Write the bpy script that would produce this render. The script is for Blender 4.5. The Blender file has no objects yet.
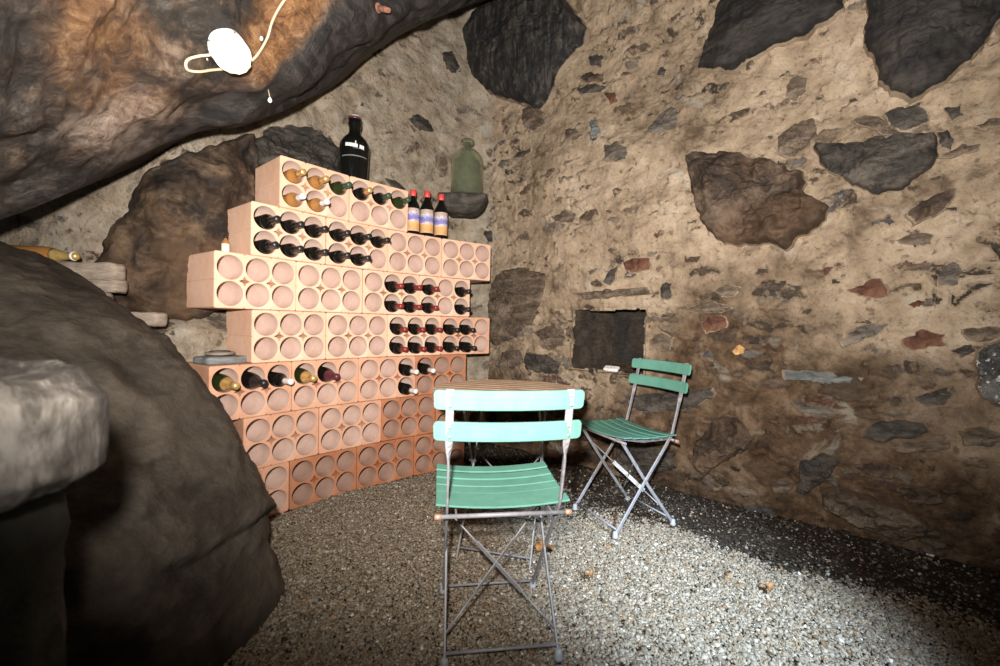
import bpy, math, random
import numpy as np
from mathutils import Vector, Matrix
from mathutils.geometry import tessellate_polygon
random.seed(7); rng = np.random.default_rng(7)
SC = bpy.context.scene
COL = SC.collection
PI = math.pi

# ------------------------------------------------------------------ camera model
F, PIT, ROL, H = 435.255, -0.020, 0.021, 1.03
def ray(px, py):
    a, b = px - 500, py - 333
    c, s = math.cos(ROL), math.sin(ROL)
    u = a * c + b * s; up = a * s - b * c
    cp, sp = math.cos(PIT), math.sin(PIT)
    return np.array([u, F * cp - up * sp, F * sp + up * cp]) / F
def at(px, py, Y):
    d = ray(px, py); p = d * (Y / d[1]); p[2] += H; return p
def on_floor(px, py):
    d = ray(px, py); p = d * (H / -d[2]); p[2] = 0.0; return p
def proj(P):
    P = np.asarray(P, float); x, y, z = P[..., 0], P[..., 1], P[..., 2] - H
    yc = y * math.cos(PIT) + z * math.sin(PIT); zc = -y * math.sin(PIT) + z * math.cos(PIT)
    yc = np.maximum(yc, .05)
    u = F * x / yc; v = -F * zc / yc; c, s = math.cos(ROL), math.sin(ROL)
    return 500 + u * c - v * s, 333 + u * s + v * c

# ------------------------------------------------------------------ numeric noise
def _h(ix, iy, iz, seed):
    n = (ix * 374761393 + iy * 668265263 + iz * 1274126177 + seed * 951274213) & 0xffffffff
    n = ((n ^ (n >> 13)) * 1274126177) & 0xffffffff
    n = ((n ^ (n >> 15)) * 2246822519) & 0xffffffff
    return ((n ^ (n >> 16)) & 0xffffff) / float(0xffffff)
def vnoise(p, seed=0):
    i = np.floor(p).astype(np.int64); f = p - i; f = f * f * f * (f * (f * 6 - 15) + 10)
    r = 0
    for dx in (0, 1):
        wx = f[:, 0] if dx else 1 - f[:, 0]
        for dy in (0, 1):
            wy = f[:, 1] if dy else 1 - f[:, 1]
            for dz in (0, 1):
                wz = f[:, 2] if dz else 1 - f[:, 2]
                r = r + wx * wy * wz * _h(i[:, 0] + dx, i[:, 1] + dy, i[:, 2] + dz, seed)
    return r * 2 - 1
def fbm(p, octaves=4, seed=0, gain=.5):
    p = np.asarray(p, float); a = 1.; r = 0; q = p.copy()
    for o in range(octaves):
        r = r + a * vnoise(q, seed + o * 17); q = q * 2.03 + 11.3; a *= gain
    return r
def ridged(p, octaves=4, seed=0):
    a = 1.; r = 0; q = np.asarray(p, float).copy()
    for o in range(octaves):
        r = r + a * (1 - 2 * np.abs(vnoise(q, seed + o * 13))); q = q * 2.1 + 5.7; a *= .5
    return r
def sstep(a, b, x):
    t = np.clip((x - a) / (b - a), 0, 1); return t * t * (3 - 2 * t)
def cells(s, z, cs, cz, seed, prob, rmin=.22, rmax=.5):
    """scattered elongated stones on a wall: returns mask 0..1, per-stone random"""
    u, v = s / cs, z / cz
    iu, iv = np.floor(u).astype(np.int64), np.floor(v).astype(np.int64)
    best = np.full(len(s), -9.); rid = np.zeros(len(s)); size = np.zeros(len(s))
    for du in (-1, 0, 1):
        for dv in (-1, 0, 1):
            a, b = iu + du, iv + dv
            jx = a + .2 + .6 * _h(a, b, b * 0 + 1, seed); jy = b + .2 + .6 * _h(a, b, b * 0 + 2, seed)
            on = _h(a, b, b * 0 + 3, seed) < prob
            r = rmin + (rmax - rmin) * _h(a, b, b * 0 + 4, seed) ** 1.5
            ang = (_h(a, b, b * 0 + 5, seed) - .5) * 1.1
            asp = .75 + .6 * _h(a, b, b * 0 + 7, seed)
            x = (u - jx); y = (v - jy)
            ca, sa = np.cos(ang), np.sin(ang)
            X = x * ca + y * sa; Y = -x * sa + y * ca
            d = 1 - (np.abs(X / (r * asp)) ** 2.6 + np.abs(Y / (r / asp)) ** 2.6) ** (1 / 2.6)
            d = np.where(on, d, -9)
            m = d > best
            best = np.where(m, d, best); rid = np.where(m, _h(a, b, b * 0 + 6, seed), rid)
    return best, rid

# ------------------------------------------------------------------ object helpers
def tag(o, label=None, cat=None, group=None, kind=None):
    if label: o['label'] = label
    if cat: o['category'] = cat
    if group: o['group'] = group
    if kind: o['kind'] = kind
    return o
def mk(name, V, Fc, mat, parent=None, smooth=True, attrs=None, center=False, loc=None):
    V = np.asarray(V, float).reshape(-1, 3)
    me = bpy.data.meshes.new(name)
    off = V.mean(0) if center else np.zeros(3)
    if loc is not None: off = np.asarray(loc, float)
    V = V - off
    if isinstance(Fc, np.ndarray):
        k = Fc.shape[1]; n = len(Fc)
        me.vertices.add(len(V)); me.vertices.foreach_set('co', V.astype(np.float32).ravel())
        me.loops.add(n * k); me.loops.foreach_set('vertex_index', Fc.astype(np.int32).ravel())
        me.polygons.add(n); me.polygons.foreach_set('loop_start', np.arange(0, n * k, k, dtype=np.int32))
        me.update(calc_edges=True)
    else:
        me.from_pydata([tuple(v) for v in V], [], [tuple(f) for f in Fc]); me.update()
    if smooth is True:
        me.polygons.foreach_set('use_smooth', np.ones(len(me.polygons), dtype=bool))
    elif smooth is not False:
        me.polygons.foreach_set('use_smooth', np.asarray(smooth, dtype=bool))
    for k, a in (attrs or {}).items():
        at_ = me.attributes.new(k, 'FLOAT', 'POINT'); at_.data.foreach_set('value', np.asarray(a, np.float32))
    me.materials.append(mat)
    o = bpy.data.objects.new(name, me); COL.objects.link(o)
    o.location = off
    if parent is not None: o.parent = parent
    return o
def empty(name, loc=(0, 0, 0), rz=0.):
    o = bpy.data.objects.new(name, None); COL.objects.link(o); o.empty_display_size = .05
    o.location = loc; o.rotation_euler = (0, 0, rz); return o
def kids(o): return [c for c in bpy.data.objects if c.parent is o]
def copy_tree(o, parent=None):
    c = o.copy(); COL.objects.link(c)
    if parent is not None: c.parent = parent
    for ch in kids(o): copy_tree(ch, c)
    return c
class MB:
    def __init__(s): s.v = []; s.f = []; s.sm = []
    def add(s, vs, fs, sm=True):
        b = len(s.v); s.v += [tuple(map(float, v)) for v in vs]
        for f in fs: s.f.append(tuple(i + b for i in f)); s.sm.append(sm)
        return s
    def box(s, c, d, R=None, bev=.0):
        c = Vector(c); hx, hy, hz = d[0] / 2, d[1] / 2, d[2] / 2
        b = min(bev, hx * .9, hy * .9, hz * .9)
        vs = []; fs = []
        if b <= 0:
            for x in (-hx, hx):
                for y in (-hy, hy):
                    for z in (-hz, hz): vs.append(Vector((x, y, z)))
            fs = [(0, 1, 3, 2), (4, 6, 7, 5), (0, 4, 5, 1), (2, 3, 7, 6), (0, 2, 6, 4), (1, 5, 7, 3)]
        else:
            # chamfered box: three stacked loops
            def loop(ix, iy, z):
                x, y = hx - ix, hy - iy
                return [Vector((-x + b, -y, z)), Vector((x - b, -y, z)), Vector((x, -y + b, z)), Vector((x, y - b, z)), Vector((x - b, y, z)), Vector((-x + b, y, z)), Vector((-x, y - b, z)), Vector((-x, -y + b, z))]
            L = [loop(b * .7, b * .7, -hz), loop(0, 0, -hz + b), loop(0, 0, hz - b), loop(b * .7, b * .7, hz)]
            for l in L: vs += l
            for k in range(3):
                for i in range(8):
                    j = (i + 1) % 8; fs.append((k * 8 + i, k * 8 + j, k * 8 + 8 + j, k * 8 + 8 + i))
            fs.append(tuple(range(7, -1, -1))); fs.append(tuple(range(24, 32)))
        if R is not None: vs = [R @ v for v in vs]
        return s.add([v + c for v in vs], fs, False)
    def tube(s, pts, r, n=10, closed=False, caps=True):
        P = [Vector(p) for p in pts]; m = len(P); rr = r if isinstance(r, (list, tuple)) else [r] * m
        vs = []; fs = []; up = None
        for i in range(m):
            a = P[(i - 1) % m] if (closed or i > 0) else P[i]; b = P[(i + 1) % m] if (closed or i < m - 1) else P[i]
            t = (b - a).normalized()
            if up is None:
                up = Vector((0, 0, 1)) if abs(t.z) < .9 else Vector((1, 0, 0))
            x = up - t * up.dot(t); x.normalize(); up = x; y = t.cross(x)
            for k in range(n):
                a_ = 2 * PI * k / n; vs.append(P[i] + (x * math.cos(a_) + y * math.sin(a_)) * rr[i])
        for i in range(m if closed else m - 1):
            for k in range(n):
                k2 = (k + 1) % n; i2 = (i + 1) % m
                fs.append((i * n + k, i * n + k2, i2 * n + k2, i2 * n + k))
        s.add(vs, fs, True)
        if caps and not closed:
            b = len(s.v) - len(vs)
            s.f.append(tuple(b + k for k in range(n - 1, -1, -1))); s.sm.append(False)
            s.f.append(tuple(b + (m - 1) * n + k for k in range(n))); s.sm.append(False)
        return s
    def strip(s, pts, wdirs, w, t):
        """flat bar: centre points, width direction per point, width w, thickness t (lists allowed)"""
        P = [Vector(p) for p in pts]; m = len(P); vs = []; fs = []
        W = w if isinstance(w, (list, tuple)) else [w] * m; T = t if isinstance(t, (list, tuple)) else [t] * m
        for i in range(m):
            a = P[max(i - 1, 0)]; b = P[min(i + 1, m - 1)]; tt = (b - a).normalized()
            x = Vector(wdirs[i] if isinstance(wdirs, list) else wdirs); x = (x - tt * x.dot(tt)).normalized(); y = tt.cross(x)
            c = min(W[i], T[i]) * .25; hw, ht = W[i] / 2, T[i] / 2
            for (q, r) in ((-hw + c, -ht), (hw - c, -ht), (hw, -ht + c), (hw, ht - c), (hw - c, ht), (-hw + c, ht), (-hw, ht - c), (-hw, -ht + c)):
                vs.append(P[i] + x * q + y * r)
        for i in range(m - 1):
            for k in range(8):
                k2 = (k + 1) % 8; fs.append((i * 8 + k, i * 8 + k2, i * 8 + 8 + k2, i * 8 + 8 + k))
        fs.append(tuple(range(7, -1, -1))); fs.append(tuple((m - 1) * 8 + k for k in range(8)))
        return s.add(vs, fs, False)
    def lathe(s, prof, n=24, c=(0, 0, 0), R=None, a0=0., a1=2 * PI):
        full = abs(a1 - a0 - 2 * PI) < 1e-6; m = n if full else n + 1
        vs = []; fs = []; c = Vector(c)
        for (r, z) in prof:
            for k in range(m):
                a = a0 + (a1 - a0) * k / n; v = Vector((r * math.cos(a), r * math.sin(a), z)); vs.append((R @ v if R else v) + c)
        for i in range(len(prof) - 1):
            for k in range(n):
                k2 = (k + 1) % m if full else k + 1
                fs.append((i * m + k, i * m + k2, (i + 1) * m + k2, (i + 1) * m + k))
        s.add(vs, fs, True)
        b = len(s.v) - len(vs)
        if full:
            if prof[0][0] > 1e-5: s.f.append(tuple(b + k for k in range(n - 1, -1, -1))); s.sm.append(False)
            if prof[-1][0] > 1e-5: s.f.append(tuple(b + (len(prof) - 1) * n + k for k in range(n))); s.sm.append(False)
        return s
    def build(s, name, mat, parent=None, **k): return mk(name, s.v, s.f, mat, parent, smooth=s.sm, **k)
def grid_faces(nu, nv, wrap_v=False):
    i = np.arange(nu - 1)[:, None]; j = np.arange(nv if wrap_v else nv - 1)[None, :]; j2 = (j + 1) % nv
    return np.stack([i * nv + j + 0 * j2, (i + 1) * nv + j, (i + 1) * nv + j2, i * nv + j2], -1).reshape(-1, 4)
def grid_normals(P):
    du = np.gradient(P, axis=0); dv = np.gradient(P, axis=1); n = np.cross(du, dv)
    return n / (np.linalg.norm(n, axis=-1, keepdims=True) + 1e-9)

# ------------------------------------------------------------------ materials
class NT:
    def __init__(s, name):
        s.m = bpy.data.materials.new(name); s.m.use_nodes = True; s.t = s.m.node_tree; s.t.nodes.clear()
        s.out = s.t.nodes.new('ShaderNodeOutputMaterial'); s.p = s.t.nodes.new('ShaderNodeBsdfPrincipled')
        s.t.links.new(s.p.outputs[0], s.out.inputs[0]); s._c = None
    def n(s, t, ins=None, **props):
        nd = s.t.nodes.new(t)
        for k, v in props.items(): setattr(nd, k, v)
        for k, v in (ins or {}).items(): s.set(nd.inputs[k], v)
        return nd
    def set(s, sock, v):
        if isinstance(v, bpy.types.NodeSocket): s.t.links.new(v, sock)
        elif isinstance(v, tuple) and len(v) == 3 and sock.type == 'RGBA': sock.default_value = (*v, 1)
        else: sock.default_value = v
    @property
    def co(s):
        if s._c is None: s._c = s.n('ShaderNodeTexCoord').outputs['Object']
        return s._c
    def mapped(s, scale=(1, 1, 1), rot=(0, 0, 0)):
        return s.n('ShaderNodeMapping', {'Vector': s.co, 'Scale': scale, 'Rotation': rot}).outputs[0]
    def noise(s, scale, detail=6, rough=.6, dist=0., vec=None):
        return s.n('ShaderNodeTexNoise', {'Vector': vec or s.co, 'Scale': scale, 'Detail': detail, 'Roughness': rough, 'Distortion': dist}).outputs['Fac']
    def ramp(s, fac, stops, interp='LINEAR'):
        nd = s.n('ShaderNodeValToRGB', {'Fac': fac}); cr = nd.color_ramp; cr.interpolation = interp
        while len(cr.elements) < len(stops): cr.elements.new(.5)
        for e, (p, c) in zip(cr.elements, stops):
            e.position = p; e.color = (*c, 1) if isinstance(c, tuple) else (c, c, c, 1)
        return nd.outputs[0]
    def mix(s, f, a, b, mode='MIX'):
        nd = s.n('ShaderNodeMix', data_type='RGBA', blend_type=mode)
        s.set(nd.inputs[0], f); s.set(nd.inputs[6], a); s.set(nd.inputs[7], b); return nd.outputs[2]
    def math(s, op, a, b=0.):
        nd = s.n('ShaderNodeMath', operation=op); s.set(nd.inputs[0], a); s.set(nd.inputs[1], b); return nd.outputs[0]
    def attr(s, name): return s.n('ShaderNodeAttribute', attribute_name=name).outputs['Fac']
    def rand(s): return s.n('ShaderNodeObjectInfo').outputs['Random']
    def bump(s, h, strength=.5, dist=.01, nrm=None):
        nd = s.n('ShaderNodeBump', {'Height': h, 'Strength': strength, 'Distance': dist})
        if nrm: s.set(nd.inputs['Normal'], nrm)
        s.set(s.p.inputs['Normal'], nd.outputs[0]); return nd.outputs[0]
    def fin(s, col, rough=.8, metal=0., spec=.5, **k):
        s.set(s.p.inputs['Base Color'], col); s.set(s.p.inputs['Roughness'], rough); s.set(s.p.inputs['Metallic'], metal)
        s.set(s.p.inputs['Specular IOR Level'], spec)
        for a, v in k.items(): s.set(s.p.inputs[a.replace('_', ' ')], v)
        return s.m

def mat_wall():
    t = NT('earth_mortar_rubble')
    A = t.noise(1.7, 5, .6, .4); B = t.noise(9, 8, .68, .3); C = t.noise(48, 8, .75); D = t.noise(4.5, 6, .62, .8)
    fac = t.math('ADD', t.math('MULTIPLY', A, .5), t.math('MULTIPLY', B, .5))
    mortar = t.ramp(fac, [(.36, (.14, .095, .062)), (.45, (.33, .245, .165)), (.525, (.44, .33, .225)), (.62, (.56, .44, .325))])
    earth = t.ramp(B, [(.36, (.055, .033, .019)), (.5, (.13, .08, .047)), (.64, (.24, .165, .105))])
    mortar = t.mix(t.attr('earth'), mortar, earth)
    mortar = t.mix(t.math('MULTIPLY', t.attr('lime'), t.ramp(t.noise(3.3, 7, .65, .7), [(.36, .25), (.56, 1.)])), mortar, t.ramp(B, [(.3, (.22, .185, .14)), (.5, (.42, .37, .29)), (.7, (.60, .55, .46))]))
    mortar = t.mix(t.math('MULTIPLY', t.ramp(D, [(.60, 0.), (.68, 1.)]), .55), mortar, (.42, .40, .34))
    mortar = t.mix(t.ramp(C, [(.3, .75), (.45, .0)]), mortar, t.mix(1., mortar, (.42, .36, .32), 'MULTIPLY'))
    mortar = t.mix(t.ramp(t.noise(26, 5, .6, .5), [(.58, 0.), (.68, .75)]), mortar, (.12, .085, .06))
    mortar = t.mix(t.ramp(t.noise(95, 6, .75), [(.56, 0.), (.66, .6)]), mortar, t.mix(1., mortar, (.5, .45, .42), 'MULTIPLY'))
    st = t.ramp(t.attr('tint'), [(0., (.040, .034, .03)), (.22, (.085, .062, .045)), (.45, (.13, .085, .055)), (.62, (.16, .14, .12)), (.78, (.21, .16, .11)), (.9, (.115, .05, .032)), (1., (.10, .105, .105))])
    st = t.mix(.75, st, t.ramp(t.noise(22, 8, .7, .6, t.mapped((1, 1, 2.6))), [(.3, .35), (.7, 1.5)]), 'MULTIPLY')
    W = t.noise(9, 9, .75, 1.6)
    m = t.math('ADD', t.attr('stone'), t.math('ADD', t.math('MULTIPLY', t.math('SUBTRACT', C, .5), 1.6), t.math('MULTIPLY', t.math('SUBTRACT', W, .58), 3.0)))
    m = t.ramp(m, [(.36, 0.), (.78, 1.)])
    col = t.mix(m, mortar, st)
    h = t.math('ADD', t.math('MULTIPLY', B, .8), t.math('MULTIPLY', C, .7))
    t.bump(h, .95, .03)
    return t.fin(col, .92, spec=.15)
def mat_rock(name, c0, c1, c2, scale=5., streak=(1, 1, 1), rot=(0, 0, 0), bump=.6, rough=.75, spec=.3, spots=None, tint=None):
    t = NT(name)
    v = t.mapped(streak, rot)
    A = t.noise(scale, 9, .65, .6, v); B = t.noise(scale * 6, 9, .7, .3, v); G = t.noise(2.1, 4)
    f = t.math('ADD', t.math('MULTIPLY', A, .6), t.math('ADD', t.math('MULTIPLY', B, .25), t.math('MULTIPLY', G, .15)))
    col = t.ramp(f, [(.395, c0), (.495, c1), (.61, c2)])
    if tint: col = t.mix(t.math('MULTIPLY', t.ramp(t.noise(1.3, 6, .6, .8), [(.45, 0.), (.62, 1.)]), tint[1]), col, tint[0])
    ed = t.ramp(t.math('ADD', t.math('MULTIPLY', t.attr('edge'), .8), t.math('MULTIPLY', t.noise(13, 8, .75, .8), .75)), [(.80, 0.), (.95, .85)])
    wz = t.n('ShaderNodeSeparateXYZ', {0: t.n('ShaderNodeNewGeometry').outputs['Position']}).outputs[2]
    mo = t.mix(t.ramp(wz, [(.35, 0.), (1.15, 1.)]), (.15, .092, .052), t.ramp(t.noise(9, 8, .68), [(.35, (.24, .17, .115)), (.55, (.40, .31, .215))]))
    col = t.mix(ed, col, mo)
    if spots: col = t.mix(t.ramp(t.noise(70, 3, .5), [(.60, 0.), (.66, 1.)]), col, spots)
    t.bump(t.math('ADD', t.math('MULTIPLY', A, .8), t.math('MULTIPLY', B, .5)), bump, .02)
    return t.fin(col, rough, spec=spec)
def mat_slab():
    t = NT('overhang_rock')
    v = t.mapped((1, 1.2, 1.6), (0, -.5, 0)); A = t.noise(4.2, 10, .7, .8); B = t.noise(15, 10, .75, .5, v); G = t.noise(3.4, 8, .68, 1.2)
    f = t.math('ADD', t.math('MULTIPLY', A, .55), t.math('MULTIPLY', B, .45))
    brown = t.ramp(f, [(.40, (.005, .004, .003)), (.47, (.020, .0135, .0095)), (.54, (.062, .039, .025)), (.62, (.17, .125, .092))])
    grey = t.ramp(f, [(.40, (.006, .005, .0045)), (.5, (.025, .021, .018)), (.62, (.14, .12, .104))])
    c = t.mix(t.ramp(G, [(.40, .05), (.54, .95)]), brown, grey)
    c = t.mix(t.attr('rust'), c, t.ramp(B, [(.38, (.09, .036, .012)), (.52, (.27, .125, .046)), (.64, (.45, .25, .11))]))  # rust streak plus the painted lamp glow
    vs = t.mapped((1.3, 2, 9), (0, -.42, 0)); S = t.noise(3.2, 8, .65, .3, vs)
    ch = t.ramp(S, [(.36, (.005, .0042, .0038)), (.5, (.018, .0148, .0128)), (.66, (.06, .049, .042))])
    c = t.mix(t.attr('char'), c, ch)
    c = t.mix(t.math('MULTIPLY', t.attr('pale'), t.ramp(B, [(.35, 0.), (.6, 1.)])), c, (.34, .26, .205))
    t.bump(t.math('ADD', t.math('MULTIPLY', B, .6), t.math('ADD', A, t.math('MULTIPLY', S, .5))), .9, .035)
    return t.fin(c, .55, spec=.4)
def mat_plain(name, col, rough=.5, metal=0., var=.15, scale=30., bump=.0, spec=.5, **k):
    t = NT(name); n = t.noise(scale, 5, .6)
    c = t.mix(1., col, t.ramp(n, [(.3, 1 - var), (.7, 1 + var)]), 'MULTIPLY')
    if bump: t.bump(n, bump, .004)
    return t.fin(c, rough, metal, spec, **k)
def mat_clay(name, c0, c1, c2):
    t = NT(name); n = t.noise(7, 7, .65, .4); f = t.noise(90, 4, .6)
    c = t.ramp(n, [(.3, c0), (.5, c1), (.7, c2)])
    c = t.mix(t.math('MULTIPLY', t.rand(), .35), c, c2)
    c = t.mix(.35, c, t.ramp(f, [(.3, .8), (.7, 1.15)]), 'MULTIPLY')
    t.bump(f, .25, .003)
    return t.fin(c, .88, spec=.2)
def mat_paint():
    t = NT('mint_green_paint'); n = t.noise(14, 6, .65); f = t.noise(120, 3, .6)
    c = t.mix(t.ramp(n, [(.35, 0.), (.65, 1.)]), (.098, .245, .185), (.122, .295, .228))
    c = t.mix(t.ramp(f, [(.68, 0.), (.74, .5)]), c, (.30, .40, .33))
    return t.fin(c, .6, spec=.12)
def mat_galv():
    t = NT('galvanised_steel'); n = t.noise(40, 5, .65); g = t.noise(9, 4)
    c = t.ramp(n, [(.3, (.20, .19, .20)), (.7, (.33, .32, .335))]); c = t.mix(t.ramp(g, [(.6, 0.), (.75, .45)]), c, (.28, .18, .12))
    return t.fin(c, t.ramp(n, [(.3, .5), (.7, .7)]), .25, .3)
def mat_wood():
    t = NT('weathered_slat_wood'); v = t.mapped((3, 45, 45)); n = t.noise(3, 7, .65, .5, v)
    c = t.ramp(n, [(.3, (.20, .12, .075)), (.5, (.44, .29, .19)), (.7, (.66, .50, .36))]); t.bump(n, .3, .003)
    return t.fin(c, .65, spec=.3)
def mat_gravel(name, lo, mid, hi):
    t = NT(name); a = t.attr('shade'); n = t.noise(160, 4, .6)
    c = t.ramp(a, [(0., lo), (.5, mid), (.93, hi), (1., (.62, .59, .54))]); c = t.mix(.5, c, t.ramp(n, [(.3, .65), (.7, 1.3)]), 'MULTIPLY')
    c = t.mix(t.attr('rusty'), c, t.mix(1., c, (1.0, .72, .48), 'MULTIPLY'))
    return t.fin(c, .85, spec=.25)
def mat_floor():
    t = NT('trodden_earth'); n = t.noise(6, 8, .65); f = t.noise(60, 8, .7)
    c = t.ramp(n, [(.3, (.02, .014, .01)), (.55, (.045, .033, .024)), (.75, (.09, .07, .054))]); c = t.mix(.7, c, t.ramp(f, [(.3, .4), (.7, 1.6)]), 'MULTIPLY')
    t.bump(f, .8, .015); return t.fin(c, .95, spec=.1)
def mat_glass(name, col, rough=.05, trans=1.):
    t = NT(name)
    return t.fin(col, rough, spec=.5, Transmission_Weight=trans, IOR=1.5)
M = dict(
    wall=mat_wall(), slab=mat_slab(), floor=mat_floor(),
    charcoal=mat_rock('charcoal_schist', (.006, .0052, .0046), (.015, .0125, .011), (.042, .035, .029), 4., (1, 1, 3.5), (0, .5, 0)),
    charcoalv=mat_rock('banded_schist', (.006, .006, .006), (.019, .018, .0175), (.085, .07, .057), 5., (6, 6, .8), (0, .28, 0)),
    brown=mat_rock('brown_schist', (.016, .011, .008), (.045, .029, .02), (.13, .09, .06), 6, tint=((.10, .05, .022), .4)),
    rust=mat_rock('rusty_stone', (.035, .014, .009), (.085, .034, .02), (.17, .08, .045), 7.),
    grey=mat_rock('grey_schist', (.036, .03, .024), (.085, .07, .056), (.19, .155, .12), 6., (1, 1, 3)),
    blue=mat_rock('blue_slate', (.055, .058, .056), (.115, .12, .115), (.2, .2, .185), 6., (1, 1, 4)),
    dull=mat_rock('dull_brown_stone', (.038, .027, .018), (.09, .064, .044), (.20, .148, .105), 6., (1, 1, 3)),
    darkgrey=mat_rock('dark_grey_stone', (.017, .014, .0115), (.040, .033, .027), (.10, .082, .066), 6., (1, 1, 2)),
    speck=mat_rock('speckled_stone', (.02, .02, .019), (.06, .058, .054), (.14, .13, .12), 9., spots=(.55, .5, .44)),
    ochre=mat_rock('ochre_stone', (.3, .15, .05), (.5, .27, .1), (.65, .42, .2), 9.),
    boulder=mat_rock('boulder_rock', (.014, .0105, .0075), (.038, .029, .021), (.085, .067, .05), 3.6, (1, 1, 1.4), (0, .6, 0), .9, tint=((.105, .083, .062), .5)),
    back=mat_rock('orange_brown_boulder', (.006, .005, .0045), (.028, .020, .015), (.15, .098, .06), 5, (1, 1, 1.2), (0, -.6, 0), .9, tint=((.15, .082, .04), .5)),
    ledge=mat_rock('pale_ledge_stone', (.022, .017, .013), (.065, .053, .043), (.20, .175, .15), 5., (3, 3, .8), (0, .2, 0), .8),
    pillar=mat_rock('shaded_pier_stone', (.012, .009, .007), (.025, .02, .015), (.05, .04, .03), 5.),  # shade under the ledge painted as a dark rock colour
    flat=mat_rock('flat_tan_stone', (.17, .13, .10), (.30, .235, .18), (.42, .34, .27), 7., (1, 1, 5)),
    slate=mat_rock('grey_slate', (.11, .115, .115), (.19, .2, .2), (.3, .3, .29), 8., (1, 1, 5)),
    clay=mat_clay('pale_terracotta', (.64, .36, .23), (.75, .455, .31), (.82, .55, .40)),
    claymid=mat_clay('salmon_terracotta', (.52, .255, .15), (.63, .335, .21), (.70, .41, .275)),
    clayred=mat_clay('red_terracotta', (.30, .10, .045), (.43, .165, .08), (.54, .24, .13)),
    clayin=mat_clay('greyish_terracotta', (.42, .27, .21), (.52, .36, .29), (.60, .43, .35)),  # greyer clay for the inside of the bottle holes
    clayinred=mat_clay('shaded_red_terracotta', (.26, .15, .10), (.34, .205, .15), (.42, .27, .21)),  # hole interiors of the low bricks, shade painted into the clay
    lit_steel=mat_plain('flash_lit_steel', (.29, .285, .29), .55, .2, spec=.4),  # steel tone with the flash glint on braces and legs painted in
    paint=mat_paint(), steel=mat_galv(), wood=mat_wood(),
    copper=mat_plain('worn_copper', (.5, .3, .2), .5, .3), foot=mat_plain('grey_plastic', (.33, .34, .35), .6),
    gravel=mat_gravel('grey_gravel', (.09, .070, .048), (.245, .20, .145), (.39, .34, .275)),
    rubble=mat_gravel('earthy_rubble', (.016, .011, .007), (.040, .030, .021), (.15, .125, .10)),
    dark=mat_plain('dark_bottle_glass', (.006, .006, .005), .1, spec=.28, var=.05),
    olive=mat_plain('green_wine_glass', (.02, .028, .008), .1, spec=.35, var=.05),
    amber=mat_plain('amber_bottle_glass', (.33, .15, .045), .08, spec=.6, var=.1),
    gold=mat_plain('gold_foil', (.70, .47, .17), .32, .55, .2, 60), black=mat_plain('black_capsule', (.014, .013, .014), .4),
    redcap=mat_plain('wine_red_capsule', (.22, .022, .02), .4), white=mat_plain('white_capsule', (.75, .72, .68), .5),
    greencap=mat_plain('green_capsule', (.03, .075, .04), .4), plum=mat_plain('plum_capsule', (.10, .02, .03), .4),
    redplastic=mat_plain('red_plastic_cap', (.62, .07, .06), .4), paper=mat_plain('cream_paper', (.72, .64, .5), .8),
    whitepaper=mat_plain('white_card', (.8, .79, .77), .7), cable=mat_plain('cream_cable', (.46, .38, .26), .6),
    iron=mat_plain('rusty_iron', (.24, .10, .065), .85, .06, .5, 80, .5), leaf=mat_plain('dry_leaf', (.26, .12, .035), .7, var=.5, scale=60),
    lampwhite=mat_plain('white_enamel', (.75, .74, .7), .4), cork=mat_plain('cork', (.5, .36, .2), .8),
)
def mat_label():
    t = NT('fruit_brandy_label'); sep = t.n('ShaderNodeSeparateXYZ', {0: t.co}); z = sep.outputs[2]
    n = t.noise(75, 4, .65); zz = t.math('ADD', z, t.math('MULTIPLY', t.math('SUBTRACT', n, .5), .085))
    c = t.ramp(t.math('MULTIPLY', zz, 5.), [(.16, (.55, .43, .3)), (.24, (.65, .28, .07)), (.46, (.70, .36, .12)), (.50, (.75, .62, .58)), (.56, (.13, .12, .45)), (.70, (.17, .15, .5)), (.76, (.65, .6, .6)), (.85, (.42, .3, .26))])
    c = t.mix(t.ramp(t.noise(220, 2), [(.5, 0.), (.6, .35)]), c, (.75, .62, .42)); return t.fin(c, .55)
M['label'] = mat_label()
def mat_demi():
    t = NT('clear_green_glass'); return t.fin((.74, .78, .60), .03, spec=.6, Transmission_Weight=.93, IOR=1.28)
M['demi'] = mat_demi()
def mat_emit():
    t = NT('lit_globe'); e = t.n('ShaderNodeEmission', {'Color': (1., .80, .55), 'Strength': 4.}); t.t.links.new(e.outputs[0], t.out.inputs[0]); return t.m
M['globe'] = mat_emit()

# ------------------------------------------------------------------ rack frame (curved line of the brick courses)
U = .125
PHI, RX, RY, H0, HP, GAP, GV, KAP = .966, -9.938, 17.336, 6.289, 1.03, .112, .162, -.034
OFF = [1.665, .552, -.784, .6, -.927, .336, -.964]
def rack_pt(t):
    a = PHI + KAP * t
    return np.array([RX + (math.sin(a) - math.sin(PHI)) / KAP, RY - (math.cos(a) - math.cos(PHI)) / KAP]) * U, a
ZTOP = H + H0 * U          # centre height of the top row of holes

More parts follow.
